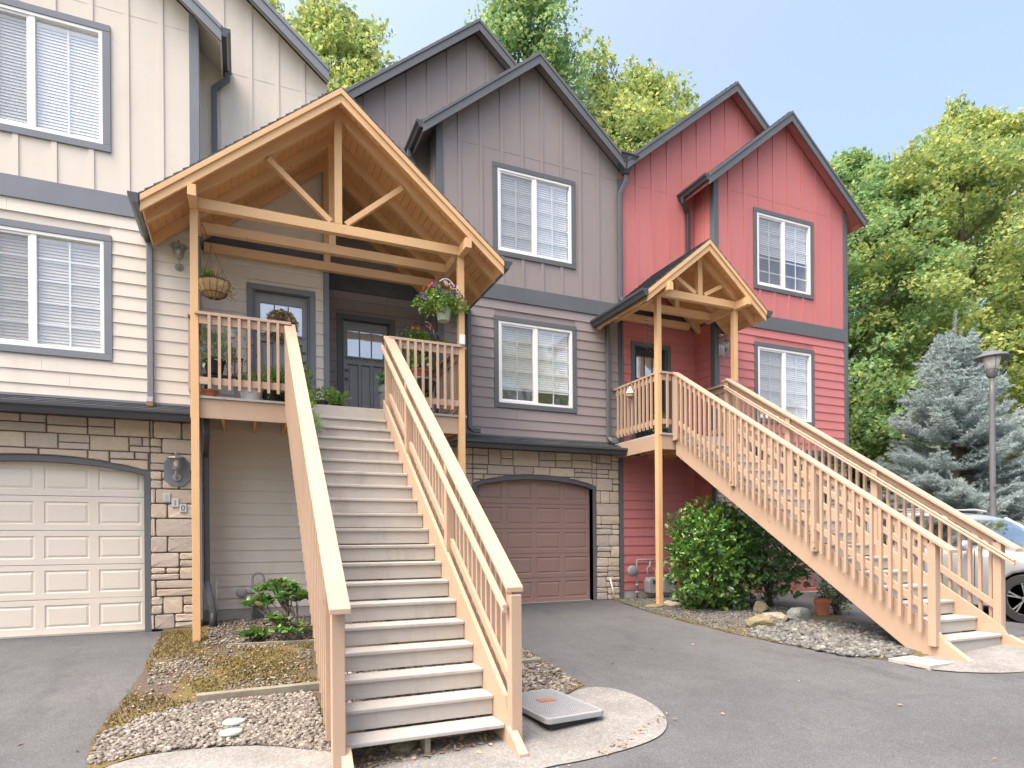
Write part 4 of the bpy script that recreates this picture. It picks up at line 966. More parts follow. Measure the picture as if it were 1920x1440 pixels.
def flat_rail(root, p0, p1, zc, out, ends=True, gap=.115, low=.82):
    """level railing between xy points p0, p1; cap top zc; out = outward unit xy"""
    p0, p1, out = Vector((*p0, 0)), Vector((*p1, 0)), Vector((*out, 0)); d = (p1 - p0); L = d.length; d.normalize()
    def bx(a, b, o0, o1, z0, z1, nm, bev=.003):
        m = MB(); q = [p0 + d * a + out * o0, p0 + d * b + out * o0, p0 + d * b + out * o1, p0 + d * a + out * o1]
        m.hexa([(v.x, v.y, z0) for v in q], [(v.x, v.y, z1) for v in q]); return m.build(nm, M['stair_wood'], root, bevel=bev)
    bx(-.05, L + .05, -.07, .07, zc - .038, zc, 'cap_rail')
    bx(0, L, .0, .036, zc - .145, zc - .039, 'upper_rail'); bx(0, L, .0, .036, zc - low - .09, zc - low, 'lower_rail')
    n = max(1, round(L / gap) - 1)
    for i in range(n):
        a = L * (i + 1) / (n + 1); bx(a - .0175, a + .0175, .037, .071, zc - .97, zc - .040, 'baluster', 0)
s1 = staircase('wide grey-treaded staircase with tan railings climbing to the cream and grey doors', .66, 1.862, 4.477, -.258, .235, .1732, 19, (-.60, 3.08, 8.8, [(-.60, -.55, 9.58), (-.55, 1.25, 10.19), (1.25, 3.10, 10.95)]), 3.035, 8.86, .595, 1.922, (4.28, 4.40), (4.42, 6.05, 7.70, 8.86), (8.85, 4.085), False)
ZC = 4.085
flat_rail(s1, (-.49, 8.84), (.56, 8.84), ZC, (0, -1)); flat_rail(s1, (1.97, 8.84), (2.96, 8.84), ZC - .02, (0, -1))
flat_rail(s1, (-.555, 8.9), (-.555, 9.54), ZC, (-1, 0)); flat_rail(s1, (3.03, 8.9), (3.03, 10.33), ZC - .02, (1, 0))
s2 = staircase('narrow pale staircase with tan railings descending from the red house door', 7.02, 8.10, 4.40, .034, .2645, .1745, 17, (6.66, 8.47, 8.9, [(6.66, 6.86, 10.36), (6.86, 8.47, 10.33)]), 3.015, 8.93, 6.972, 8.148, (4.25, 4.25), (4.46, 6.0, 7.5, 8.88), (8.88, 4.085), True)
flat_rail(s2, (6.72, 8.97), (6.92, 8.97), ZC, (0, -1), gap=.1); flat_rail(s2, (8.19, 8.97), (8.36, 8.97), ZC, (0, -1), gap=.1)
flat_rail(s2, (6.70, 9.02), (6.70, 10.32), ZC, (-1, 0)); flat_rail(s2, (8.40, 9.02), (8.40, 9.71), ZC, (1, 0))

# ------------------------------------------------------------------ trees
def tree(name, x, y, base, top, rx, cz0, label, mat, ncl, nleaf, size=.17, spires=(), seed=1, trunk_r=.28, lean=0, group=None, shape=1.0):
    rg = np.random.default_rng(seed); rnd = random.Random(seed)
    root = thing(name, (x, y, base), label, 'tree', group)
    H = top - base
    # crown envelope: radius as a function of height
    def env(t): return rx * (math.sin(min(1, (t + .12) / .62) * math.pi / 2) if t < .5 else max(.04, (1 - ((t - .5) / .5) ** 1.6)) ** (.75 * shape))
    cl = []
    tries = 0
    while len(cl) < ncl and tries < ncl * 30:
        tries += 1
        t = rg.random() ** .85; z = cz0 + (top - cz0) * t; a = rg.random() * 6.283; rr = env(t) * (.35 + .65 * rg.random() ** .5)
        w = 1 + .28 * math.sin(3 * a + z * .9 + seed) + .18 * math.sin(7 * a - z * 1.7)
        cl.append((x + lean * t + rr * w * math.cos(a), y + rr * w * math.sin(a), z, .45 + .55 * rg.random() * (1 - .4 * t)))
    for sx, sz, sh in spires:       # upright leading shoots
        k = 14
        for i in range(k): cl.append((x + sx + rg.normal() * .12, y + rg.normal() * .2, sz + sh * i / k, .46 * (1 - i / k) ** .8 + .16))
    C = np.array(cl)
    cen = []; 
    for cx, cy, cz, cr in cl:
        n = max(6, int(nleaf * (cr / .75) ** 2)); p = rg.normal(size=(n, 3)); p /= np.linalg.norm(p, axis=1)[:, None]; p *= (rg.random((n, 1)) ** .45) * cr * np.array([1.15, 1.15, .62])
        p[:, 2] -= .25 * (p[:, 0] ** 2 + p[:, 1] ** 2); cen.append(p + np.array([cx, cy, cz]))
    cen = np.concatenate(cen)
    leaves('crown', cen, size, mat, 'maple', .55, parent=root)
    tb = MB(); tb.tube([(x, y, base - .1), (x + .05, y, base + H * .2), (x + lean * .3, y + .1, base + H * .5), (x + lean * .7, y, base + H * .78), (x + lean, y, top - .5)], [trunk_r * 1.25, trunk_r, trunk_r * .7, trunk_r * .35, .03], 8)
    for k in range(34):
        c = cl[rnd.randrange(len(cl))]; zt_ = max(base + H * .15, c[2] - math.hypot(c[0] - x, c[1] - y) * rnd.uniform(.7, 1.3)); f = (zt_ - base) / H
        p0 = Vector((x + lean * f * .9, y, zt_)); p3 = Vector(c[:3]); m = p0.lerp(p3, .5) + Vector((rnd.uniform(-.3, .3), rnd.uniform(-.3, .3), rnd.uniform(-.1, .4)))
        r0 = trunk_r * .42 * (1 - f * .6); tb.tube([p0, m, p3], [r0, r0 * .5, .015], 5)
    tb.build('trunk', M['bark'], root, smooth=True)
    return root
tree('maple_tree', 3.4, 26.8, 0, 23.0, 4.7, 10.0, 'leafy maple rising behind the cream and grey roofs', M['maple'], 520, 120, .15, seed=11, spires=((-2.3, 21.6, 2.2), (-.6, 22.4, 2.0), (1.2, 21.6, 1.8), (2.9, 20, 1.4)))
tree('maple_tree', 9.9, 21.4, 0, 23.2, 2.1, 9.0, 'narrow maple whose tip leaves the frame behind the grey gables', M['maple_dark'], 300, 110, .14, seed=12, spires=((-.9, 19.8, 2.2), (1.1, 18.7, 1.6)))
tree('maple_tree', 15.0, 21.3, 0, 19.9, 3.4, 9.5, 'many-tipped maple between the grey and red gables', M['maple'], 430, 110, .14, seed=13, spires=((-2.3, 18.6, 2.6), (-1.7, 18.6, 2.3), (-.2, 18.8, 2.2), (.3, 19.2, 1.4), (2.3, 17.9, 1.9)))
tree('maple_tree', 29.4, 17.5, 0, 19.6, 6.4, 2.0, 'tallest yellow-green maple at the right edge of the view', M['maple'], 950, 120, .15, seed=14, trunk_r=.34, spires=((-3.4, 16.0, 1.6), (-.4, 18.9, 1.9), (1.6, 18.6, 1.8)), shape=1.1)
tree('maple_tree', 24.3, 20.0, 0, 18.4, 5.0, 1.2, 'dense green maple directly beyond the red house corner', M['maple_dark'], 720, 110, .15, seed=15, trunk_r=.30, lean=1.2)
tree('maple_tree', 36, 22, 0, 20.0, 6.5, 1.0, 'broad maple filling the background behind the lamp post', M['maple'], 430, 100, .22, seed=16, trunk_r=.35)
tree('maple_tree', 27, 27, 0, 15.0, 6.5, .5, 'shaded maple deep in the background between two trunks', M['maple_dark'], 430, 100, .22, seed=17, trunk_r=.3)
tree('maple_tree', -2.5, -13, -.6, 11, 3.6, 2.5, 'maple across the drive seen only as a reflection in the cream windows', M['maple_dark'], 150, 60, .2, seed=18)
tree('maple_tree', 14.5, -11, -.6, 12, 3.8, 2.5, 'maple across the drive reflected in the grey house windows', M['maple'], 150, 60, .2, seed=19)
# leafy hedge line that closes the view under the crowns
n = 15000; hx = rng.uniform(18, 46, n); hy = 23.5 + rng.normal(size=n) * .9 + .15 * (hx - 18); hz = np.abs(rng.normal(size=n)) * 1.7 + rng.random(n) * 1.2
tag(leaves('undergrowth', np.stack([hx, hy, hz], 1), .3, M['maple_dark'], 'maple', .4), 'dense green undergrowth below the maples', 'undergrowth', kind='stuff')

# blue spruce
def spruce(x, y, top, rb):
    root = thing('spruce_tree', (x, y, 0), 'pale blue conical spruce behind the lamp post', 'tree')
    rg = np.random.default_rng(5); P = []; D = []; tb = MB()
    tb.tube([(x, y, -.1), (x, y, top * .5), (x, y, top - .1)], [.13, .08, .015], 8)
    z = .35
    while z < top - .5:
        f = 1 - z / top; nb = int(7 + 8 * f); L0 = rb * (f ** .9) + .08
        for k in range(nb):
            a = rg.random() * 6.283; L = L0 * rg.uniform(.78, 1.16); rise = .10 + .75 * (1 - f) ** 2; zz = z + rg.uniform(-.08, .08)
            d = np.array([math.cos(a), math.sin(a), 0]); side = np.array([-d[1], d[0], 0])
            tip = np.array([x, y, zz]) + d * L + np.array([0, 0, L * rise + .05])
            tb.tube([(x, y, zz), tuple(np.array([x, y, zz]) + d * L * .5 + np.array([0, 0, L * rise * .35 - .04])), tuple(tip)], [.022, .014, .006], 4, cap=False)
            sh = d * .8 + np.array([0, 0, .55]) + rg.normal(size=3) * .12; sh /= np.linalg.norm(sh); ql = np.linspace(0, 1, 13)[:, None]
            P.append(tip - d * .05 + sh * rg.uniform(.12, .30) * min(1, L) * ql); D.append(np.repeat(sh[None], 13, 0))
            m = max(3, int(L / .105))
            for j in range(m):
                t = .22 + .78 * (j + 1) / m; c = np.array([x, y, zz]) + d * L * t + np.array([0, 0, L * rise * t ** 1.6 - .05 * math.sin(t * 3.14)])
                tl = (.34 * (1 - .62 * t) + .07) * min(1, L / 1.0 + .25)
                for s in (-1, 0, 1):
                    for rep in range(2 if s else 1):
                        dr = d * (.55 if s else 1) + side * s * rg.uniform(.6, 1.1) + np.array([0, 0, rg.uniform(-.15, .28)]); dr /= np.linalg.norm(dr)
                        ll = tl * rg.uniform(.7, 1.2); q = np.linspace(0, 1, max(4, int(ll / .022)))[:, None]
                        P.append(c + dr * ll * q); D.append(np.repeat(dr[None], len(q), 0))
        z += .12 + .075 * f
    for k in range(13):
        a = k * 1.1; dr = np.array([math.cos(a) * (.04 if k % 5 == 0 else .25 + .07 * k), math.sin(a) * (.04 if k % 5 == 0 else .25 + .07 * k), 1]) if k else np.array([0, 0, 1.]); dr /= np.linalg.norm(dr); q = np.linspace(0, 1, 40)[:, None]
        P.append(np.array([x, y, top - .62 + .02 * (k % 4)]) + dr * (.95 if k % 5 == 0 else .5 - .015 * k) * q); D.append(np.repeat(dr[None], 40, 0))
    P = np.concatenate(P); D = np.concatenate(D); rep = 6
    P = np.repeat(P, rep, 0); D = np.repeat(D, rep, 0); dd = D * .75 + rg.normal(size=D.shape) * .62
    P = P + rg.normal(size=P.shape) * .004
    leaves('needles', P, .052, M['spruce'], 'strip', .2, dirs=dd, parent=root)
    tb.build('trunk', M['bark'], root)
    return root
spruce(16.75, 10.15, 6.55, 2.35)

# ------------------------------------------------------------------ shrubs and small plants
def shrub(name, label, c, rad, n, size, mat, stems, mat2=None, frac=0, shape='oval', bare=.0, seed=3, cat='shrub', lobes=6, base=None, tuft=True):
    rg = np.random.default_rng(seed); c = np.array(c, float); rad = np.array(rad, float)
    root = thing(name, (c[0], c[1], base if base is not None else c[2] - rad[2]), label, cat)
    k = n // 6 if tuft else n
    p = rg.normal(size=(k, 3)); p /= np.linalg.norm(p, axis=1)[:, None]
    bumpy = 1 + .13 * np.sin(p[:, 0] * lobes + seed) * np.cos(p[:, 2] * lobes * .9) + .10 * np.sin(p[:, 1] * lobes * 1.4)
    r = (rg.random(k) ** .28)[:, None] * bumpy[:, None]; q = p * r
    if tuft:
        out = p + rg.normal(size=p.shape) * .35 + np.array([0, 0, .35]); out /= np.linalg.norm(out, axis=1)[:, None]
        pts = np.repeat(c + q * rad, 6, 0) + rg.normal(size=(k * 6, 3)) * size * .12
        dirs = np.repeat(out, 6, 0) * .75 + rg.normal(size=(k * 6, 3)) * .75
    else: pts = c + q * rad; dirs = None
    if mat2 is not None:
        sel = rg.random(len(pts)) < frac if not callable(frac) else frac(pts)
        leaves('foliage', pts[~sel], size, mat, shape, .5, dirs=None if dirs is None else dirs[~sel], parent=root)
        if sel.any(): leaves('foliage', pts[sel], size, mat2, shape, .5, dirs=None if dirs is None else dirs[sel], parent=root)
    else: leaves('foliage', pts, size, mat, shape, .5, dirs=dirs, parent=root)
    if stems:
        tb = MB(); b = root.location
        for i in range(stems):
            e = c + (rg.random(3) - .5) * rad * 1.5; m = (np.array(b) + e) / 2 + rg.normal(size=3) * .05
            tb.tube([(b[0] + rg.normal() * .03, b[1] + rg.normal() * .03, b[2] - .02), tuple(m), tuple(e)], [.02 * rad[0] / .5 + .004, .012, .005], 5)
        tb.build('stem', M['bark'], root, smooth=True)
    return root
shrub('photinia_shrub', 'large glossy round green shrub beside the narrow canopy post', (7.36, 8.35, .87), (.86, .64, .90), 7200, .085, M['shrub'], 8, seed=3, base=hgt(7.45, 8.3))
shrub('photinia_shrub', 'dark green shrub with coppery leaves tucked under the narrow staircase', (8.35, 8.1, .92), (.74, .7, .78), 5600, .07, M['shrub_dark'], 8, seed=4, base=hgt(8.2, 8.0))
shrub('small_shrub', 'sparse olive twiggy shrub behind the terracotta pot', (8.62, 7.0, .42), (.34, .32, .45), 900, .045, M['shrub_dark'], 12, seed=6, base=hgt(8.6, 7.0), tuft=False)
shrub('small_shrub', 'low bright green leafy plant at the foot of the round shrub', (7.0, 8.55, .06), (.17, .15, .10), 120, .09, M['rhodo'], 0, seed=8, base=0)
def rhodo(label, spots, trunk_base, tufts, seed, n=9, size=.10):
    rg = np.random.default_rng(seed); root = thing('rhododendron_shrub', trunk_base, label, 'shrub'); tb = MB(); P = []; D = []
    for (c, r, k) in spots:
        for i in range(k):
            v = rg.normal(size=3); v /= np.linalg.norm(v); v[2] = abs(v[2]) * .8 + .1 * v[2]; q = np.array(c) + v * np.array(r) * rg.random() ** .3
            for j in range(n):
                a = math.tau * (j + rg.random() * .5) / n; P.append(q + rg.normal(size=3) * .006); D.append([math.cos(a), math.sin(a), .35 + rg.normal() * .25])
            if i % 3 == 0:
                b = np.array(trunk_base); m = b + (np.array(c) - b) * .55 + np.array([0, 0, -.05]); tb.tube([tuple(b), tuple(m), tuple(q)], [.016, .009, .004], 5)
    leaves('foliage', np.array(P), size, M['rhodo'], 'oval', .4, dirs=np.array(D), parent=root); tb.build('stem', M['bark'], root, smooth=True)
rhodo('open rhododendron with bare branches against the cream siding', [((.42, 8.75, .52), (.26, .2, .16), 44), ((.20, 8.75, .34), (.16, .16, .14), 22), ((.62, 8.6, .40), (.22, .2, .2), 22), ((.55, 8.5, .02), (.25, .2, .12), 14), ((.40, 8.55, .16), (.12, .12, .08), 8)], (.68, 8.45, -.12), 0, 21, size=.088)
rhodo('low seedling rhododendron by the thin timber edging', [((.12, 8.55, -.02), (.14, .10, .09), 15)], (.12, 8.55, -.1), 0, 22, size=.11)

# ------------------------------------------------------------------ rocks, timbers, lids
def rock(label, c, r, mat, seed, name='rock', flat=1):
    rg = np.random.default_rng(seed); bm = bmesh.new(); bmesh.ops.create_icosphere(bm, subdivisions=3, radius=1)
    ph = rg.random(9) * 6
    pl = [(rg.normal(size=3), rg.uniform(.62, .9)) for _ in range(9)]; pl = [(n_ / np.linalg.norm(n_), d_) for n_, d_ in pl]
    for v in bm.verts:
        p = np.array(v.co[:])
        for n_, d_ in pl:
            k = p @ n_
            if k > d_: p = p - n_ * (k - d_) * .85
        p *= 1 + .05 * math.sin(p[0] * 6 + ph[0]) + .05 * math.sin(p[1] * 7 + ph[1]) + .03 * math.sin(p[2] * 11 + p[0] * 9 + ph[2])
        v.co = (c[0] + p[0] * r[0], c[1] + p[1] * r[1], hgt(c[0], c[1]) + (p[2] * .9 + .35) * r[2])
    me = bpy.data.meshes.new(name); bm.to_mesh(me); bm.free(); me.materials.append(mat); o = bpy.data.objects.new(name, me); COL.objects.link(o)
    return tag(o, label, 'rock')
rock('tan rounded rock at the foot of the narrow canopy post', (6.86, 8.88, 0), (.19, .13, .10), M['rock'], 1)
rock('mossy flat rock left of the tan rock by the canopy post', (6.58, 9.0, 0), (.20, .13, .05), M['rock_moss'], 2)
rock('mossy yellow rock at the edge of the drive before the grey stones', (6.72, 6.72, 0), (0.22, 0.18, 0.14), M['rock_moss'], 3)
rock('brown cracked rock right of the mossy yellow rock', (7.12, 6.85, 0), (0.23, 0.16, 0.15), M['rock'], 4)
rock('pointed grey green rock in front of the terracotta pot', (7.50, 6.75, 0), (0.20, 0.14, 0.18), M['rock_grey'], 5)
rock('square mossy block under the coppery shrub', (7.75, 7.75, 0), (.14, .12, .15), M['rock_moss'], 6)
rock('flat pinkish stone slab behind the round shrub trunk', (7.75, 8.6, 0), (.26, .16, .08), M['rock'], 7)
rock('small yellow rock touching the mossy drive-edge rock', (6.62, 6.55, 0), (.09, .07, .05), M['rock_moss'], 9)
rock('small mossy lump among the grey stones under the narrow staircase', (7.30, 6.35, 0), (.13, .10, .04), M['rock_moss'], 10)
rock('rough block lying under the lowest step of the wide staircase', (1.12, 4.72, 0), (.11, .09, .07), M['rock_moss'], 11)
def beam_thing(name, label, cat, p0, p1, w, h, mat):
    m = MB(); z0, z1 = hgt(*p0), hgt(*p1); m.beam((p0[0], p0[1], z0 + h / 2), (p1[0], p1[1], z1 + h / 2), w, h); o = m.build(name, mat, bevel=.006); return tag(o, label, cat)
beam_thing('timber_edging', 'long weathered timber lying between the moss and the pebbles', 'timber', (-.40, 6.52), (.95, 6.42), .10, .07, M['timber'])
beam_thing('timber_edging', 'thin green-grey timber strip below the low rhododendron', 'timber', (-.18, 8.42), (.95, 8.28), .04, .04, M['timber'])
beam_thing('timber_edging', 'short weathered timber by the drive right of the wide staircase', 'timber', (2.2, 6.42), (3.10, 6.38), .09, .05, M['timber'])
# valve box with lid, tilted slightly
def valve_box():
    root = thing('valve_box', (2.5, 4.95, hgt(2.5, 4.95)), 'grey rectangular utility valve box with a rusty plate on its lid', 'utility box')
    ang = R(4); ca, sa = math.cos(ang), math.sin(ang); cx, cy, zt_ = 2.48, 4.93, hgt(2.5, 4.95) + .085
    def rr(w, l, r, n=5):
        o = []
        for sx, sy, a0 in ((1, 1, 0), (-1, 1, 90), (-1, -1, 180), (1, -1, 270)):
            for i in range(n + 1): a = R(a0 + 90 * i / n); o.append((sx * (w - r) + r * math.cos(a), sy * (l - r) + r * math.sin(a)))
        return [(cx + a * ca - b * sa, cy + a * sa + b * ca) for a, b in o]
    m = MB(); m.prism(rr(.285, .44, .05), 'z', zt_ - .055, zt_ - .004); m.build('rim', M['poly_lid'], root, bevel=.008)
    m = MB(); m.prism(rr(.25, .405, .035), 'z', zt_ - .02, zt_ + .001)
    m.build('lid', M['metal_grey'], root, bevel=.002)
    m = MB()
    for i in range(-11, 12):
        for j in range(-18, 19):
            a, b = i * .0215 + (.5 * .0215 if j % 2 else 0), j * .0215
            if abs(a) < .235 and abs(b) < .39: X_, Y_ = cx + a * ca - b * sa, cy + a * sa + b * ca; m.box(X_ - .006, X_ + .006, Y_ - .003, Y_ + .003, zt_ + .001, zt_ + .0035)
    m.build('lid_tread_pattern', M['poly_lid'], root)
    m = MB(); m.box(cx - .09, cx + .07, cy + .0, cy + .10, zt_ + .002, zt_ + .008); m.build('plate', M['rust'], root)
    m = MB(); m.prism(rr(.24, .40, .04), 'z', zt_ - .30, zt_ - .056); m.build('box_wall', M['plastic'], root)
valve_box()
def meter_lid():
    root = thing('meter_lid', (6.6, 4.38, hgt(6.6, 4.38)), 'white-framed flush meter lid beside the foot of the narrow staircase', 'utility lid')
    z = hgt(6.6, 4.60) + .016; m = MB(); x0, x1, y0, y1 = 6.42, 6.80, 4.15, 4.60; t = .045
    for b in ((x0, x1, y0, y0 + t), (x0, x1, y1 - t, y1), (x0, x0 + t, y0 + t, y1 - t), (x1 - t, x1, y0 + t, y1 - t), (x0 + t, x1 - t, 4.34, 4.385)): m.box(*b, z - .05, z + .005)
    m.build('frame', M['concrete'], root)
    m = MB(); m.box(x0 + t, x1 - t, 4.386, y1 - t, z - .05, z + .004); m.build('lid', M['metal_grey'], root); m = MB(); m.box(x0 + t, x1 - t, y0 + t, 4.339, z - .05, z + .004); m.build('lid', M['concrete'], root)
meter_lid()
for i, (px, py, lab) in enumerate(((-.08, 5.78, 'round green-grey stepping disc behind the other one on the pebbles'), (-.10, 5.56, 'round green-grey stepping disc nearest the camera on the pebbles'))):
    m = MB(); m.lathe([(.085, 0), (.09, .012), (.085, .024), (.06, .026), (.058, .022), (.0, .022)], (px, py, hgt(px, py) + .02), 24); o = m.build('stepping_disc', M['verdigris'], smooth=False); tag(o, lab, 'paver', 'round discs lying in the pebbles')

# leaf litter
def litter(name, label, x0, x1, y0, y1, n, size, mat):
    x = rng.uniform(x0, x1, n); y = rng.uniform(y0, y1, n); z = np.array([hgt(a, b) for a, b in zip(x, y)]) + .015 + rng.random(n) * .012
    d = rng.normal(size=(n, 3)); d[:, 2] *= .2
    tag(leaves(name, np.stack([x, y, z], 1), size, mat, 'oval', 1.2, dirs=d), label, 'leaves', kind='stuff')
litter('leaf_litter', 'brown dry leaves and crumbs under the lowest step', .68, 1.85, 4.5, 4.9, 420, .045, M['litter'])
litter('leaf_litter', 'few dry leaves scattered on the asphalt', -2, 9, 2.2, 8, 46, .04, M['litter'])
litter('leaf_litter', 'crumbs of dry leaf over the mossy bed', -.95, .6, 6.3, 8.4, 330, .03, M['litter'])
litter('leaf_litter', 'dry leaf crumbs along the drive edge of the right bed', 6.1, 6.9, 4.7, 8.8, 160, .03, M['litter'])

def moss(label, poly, n, thr, seed):
    xs = [p[0] for p in poly]; ys = [p[1] for p in poly]; x = rng.uniform(min(xs), max(xs), n); y = rng.uniform(min(ys), max(ys), n); f = np.sin(x * 3.1 + seed) * np.cos(y * 2.3 + seed * 2) + .5 * np.sin(x * 9 + y * 7) + .4 * rng.normal(size=n) * .6
    ok = inside(x, y, poly) & (f > thr); x, y = x[ok], y[ok]; z = np.array([hgt(a, b) for a, b in zip(x, y)]) + .004
    d = rng.normal(size=(len(x), 3)) * .8; d[:, 2] = abs(d[:, 2]) + .5
    tag(leaves('moss', np.stack([x, y, z], 1), .022, M['moss'], 'oval', .2, dirs=d), label, 'moss', kind='stuff')
moss('olive and brown moss over the bed beside the cream garage drive', [(-1.0, 9.4), (-.98, 7.4), (-1.1, 6.1), (-1.05, 5.5), (-.8, 6.2), (-.4, 6.55), (.7, 6.6), (.8, 8.3), (-.3, 8.5), (-.5, 9.4)], 26000, -.15, 1)
moss('mossy fringe along the drive edge of the right bed', [(6.45, 9.6), (6.12, 8.5), (6.03, 7.4), (6.05, 6.2), (6.25, 4.9), (6.5, 4.58), (6.62, 4.7), (6.4, 5.2), (6.25, 6.2), (6.25, 7.4), (6.35, 8.6), (6.7, 9.4)], 12000, .0, 3)
moss('moss patch by the short timber right of the wide staircase', [(2.3, 5.22), (2.72, 5.22), (3.12, 5.42), (3.18, 7.2), (2.9, 7.2), (2.95, 5.8), (2.5, 5.5)], 5000, .2, 5)
th_ = rng.uniform(0, 1, 60); cx_ = 1.0 + 2.35 * th_ ** .5; cy_ = 3.72 + .35 * (cx_ - 1.0) ** 2 * .35 + rng.normal(size=60) * .03
zz_ = np.array([hgt(a, b) for a, b in zip(cx_, cy_)]) + .02
tag(leaves('leaf_litter', np.stack([cx_, cy_, zz_], 1), .03, M['litter'], 'oval', 1, dirs=rng.normal(size=(60, 3)) * np.array([1, 1, .2])), 'crumbs of leaf along the curved concrete edge', 'leaves', kind='stuff')

# ------------------------------------------------------------------ gas meters
def gas_meter(label, x, y, big):
    root = thing('gas_meter', (x, y, 0), label, 'gas meter'); m = MB()
    if big:   # red house: riser, regulator disc, two meters
        m.tube([(x - .33, y, .0), (x - .33, y, .74), (x - .32, y, .76), (x + .45, y, .76)], .019, 8); m.tube([(x - .33, y, .10), (x - .33, y, .16)], .035, 8); m.tube([(x - .33, y, .24), (x - .33, y, .30)], .032, 8)
        m.build('pipe', M['metal_grey'], root, smooth=True)
        m = MB(); m.lathe([(.02, -.06), (.05, -.05), (.10, -.045), (.11, -.03), (.11, -.01), (.07, .0), (.03, .03)], (x - .45, y, .55), 22, 'y'); m.tube([(x - .45, y, .55), (x - .33, y, .55)], .025, 8); m.build('regulator', M['metal_grey'], root, smooth=True)
        for dx in (.0, .34):
            m = MB(); pr = [(-.13, .12), (-.09, .10), (.09, .10), (.13, .13), (.14, .34), (.10, .42), (-.10, .42), (-.14, .34)]; m.prism([(x + dx + a, b) for a, b in pr], 'y', y - .13, y + .05)
            m.build('meter_body', M['metal_grey'], root, bevel=.02)
            m = MB(); m.box(x + dx - .05, x + dx + .05, y - .145, y - .131, .30, .37); m.build('dial', M['interior'], root)
            m = MB(); m.tube([(x + dx - .09, y - .03, .42), (x + dx - .09, y, .60), (x + dx - .02, y, .64), (x + dx - .02, y, .76)], .018, 8); m.tube([(x + dx + .09, y - .03, .42), (x + dx + .09, y - .03, .56), (x + dx + .09, y + .05, .58)], .018, 8); m.build('pipe', M['metal_grey'], root, smooth=True)
    else:
        pts = [(x - .06, y, -.1), (x - .06, y, .62)] + [(x + .02 - .08 * math.cos(t), y, .62 + .08 * math.sin(t)) for t in np.linspace(0, math.pi, 9)] + [(x + .10, y, .45)]
        m.tube(pts, .016, 8); m.tube([(x - .06, y, .26), (x - .06, y, .34)], .03, 8); m.tube([(x + .10, y, .44), (x + .10, y, .52)], .03, 8); m.build('pipe', M['metal_grey'], root, smooth=True)
        m = MB(); m.lathe([(.02, -.05), (.06, -.05), (.075, -.03), (.075, .0), (.03, .03)], (x - .21, y, .42), 20, 'y'); m.tube([(x - .21, y, .42), (x - .03, y, .42)], .03, 8); m.build('regulator', M['metal_grey'], root, smooth=True)
        m = MB(); m.box(x - .055, x + .085, y - .04, y + .04, -.08, .27); m.build('meter_box', M['interior'], root, bevel=.01)
gas_meter('grey gas regulator and looped pipe against the cream siding', .19, 10.05, False)
gas_meter('twin grey gas meters on the red siding behind the canopy post', 7.35, 10.16, True)
def small_pipe(label, a, b, r, mat):
    m = MB(); m.tube([a, b], r, 10); return tag(m.build('vent_pipe', mat, smooth=True), label, 'pipe')
small_pipe('short white pipe standing against the cream siding', (-.36, 10.08, .15), (-.36, 10.08, .62), .015, M['white_pipe'])
small_pipe('leaning white pipe at the foot of the stone pier by the brown garage', (6.60, 10.28, -.02), (6.50, 10.30, .42), .016, M['white_pipe'])
small_pipe('black drain pipe on the red siding behind the narrow staircase', (8.42, 10.22, -.05), (8.42, 10.22, 1.75), .055, M['iron'])

# ------------------------------------------------------------------ pots and porch things
def pot(label, c, r0, r1, h, mat, plant=None, rim=.012, name='flower_pot', cat='plant pot', plab=None):
    m = MB(); z = c[2]; m.lathe([(r0 * .9, 0), (r0, .004), (r1, h * .8), (r1 + rim, h * .8), (r1 + rim, h), (r1 - .008, h), (r1 - .012, h * .85), (.001, h * .82)], c, 22)
    root = thing(name, c, label, cat); m.build('pot', mat, root, smooth=False)
    if plant:
        k, rad, n, size, pm = plant; rg = np.random.default_rng(int(abs(c[0] * 100 + c[1] * 10)) + 1)
        cc = np.array([c[0], c[1], c[2] + h + rad[2] * .55]); p = rg.normal(size=(n, 3)); p /= np.linalg.norm(p, axis=1)[:, None]; p *= rg.random((n, 1)) ** .35
        leaves('foliage', cc + p * np.array(rad), size, pm, k, .5, dirs=p + rg.normal(size=p.shape) * .5 + np.array([0, 0, .4]), parent=root)
    return root
pot('small terracotta pot on the gravel beneath the narrow staircase', (8.30, 7.02, hgt(8.3, 7.02)), .085, .12, .25, M['terracotta'])
ZD = 3.035
pot('flat green pot lying in gravel behind the canopy post', (7.22, 9.25, 0), .06, .075, .07, M['rock_grey'])
# left landing
pot('dark pot with large pale green leaves on a black stand at the left landing post', (-.33, 9.15, ZD + .35), .10, .13, .20, M['iron'], ('oval', (.22, .2, .20), 90, .13, M['pale_leaf']))
def bench(label, c, w, d_, h):
    root = thing('plant_bench', c, label, 'bench'); x, y, z = c
    m = MB()
    for k in range(5): m.box(x - w / 2, x + w / 2, y - d_ / 2 + k * d_ / 5, y - d_ / 2 + (k + .75) * d_ / 5, z + h - .02, z + h)
    m.build('seat', M['iron'], root)
    for sx in (-1, 1):
        for sy in (-1, 1): m = MB(); m.tube([(x + sx * (w / 2 - .02), y + sy * (d_ / 2 - .02), z), (x + sx * (w / 2 - .04), y + sy * (d_ / 2 - .03), z + h - .02)], .012, 6); m.build('leg', M['iron'], root)
    m = MB()
    for k in range(6): m.tube([(x - w / 2 + .03 + k * (w - .06) / 5, y + d_ / 2, z + h), (x - w / 2 + .02 + k * (w - .04) / 5, y + d_ / 2 + .05, z + h + .34)], .007, 5)
    m.tube([(x - w / 2, y + d_ / 2 + .05, z + h + .34), (x + w / 2, y + d_ / 2 + .05, z + h + .34)], .011, 6); m.build('backrest', M['iron'], root)
bench('black metal garden seat behind the left landing balusters', (-.22, 9.25, ZD), .50, .34, .34)
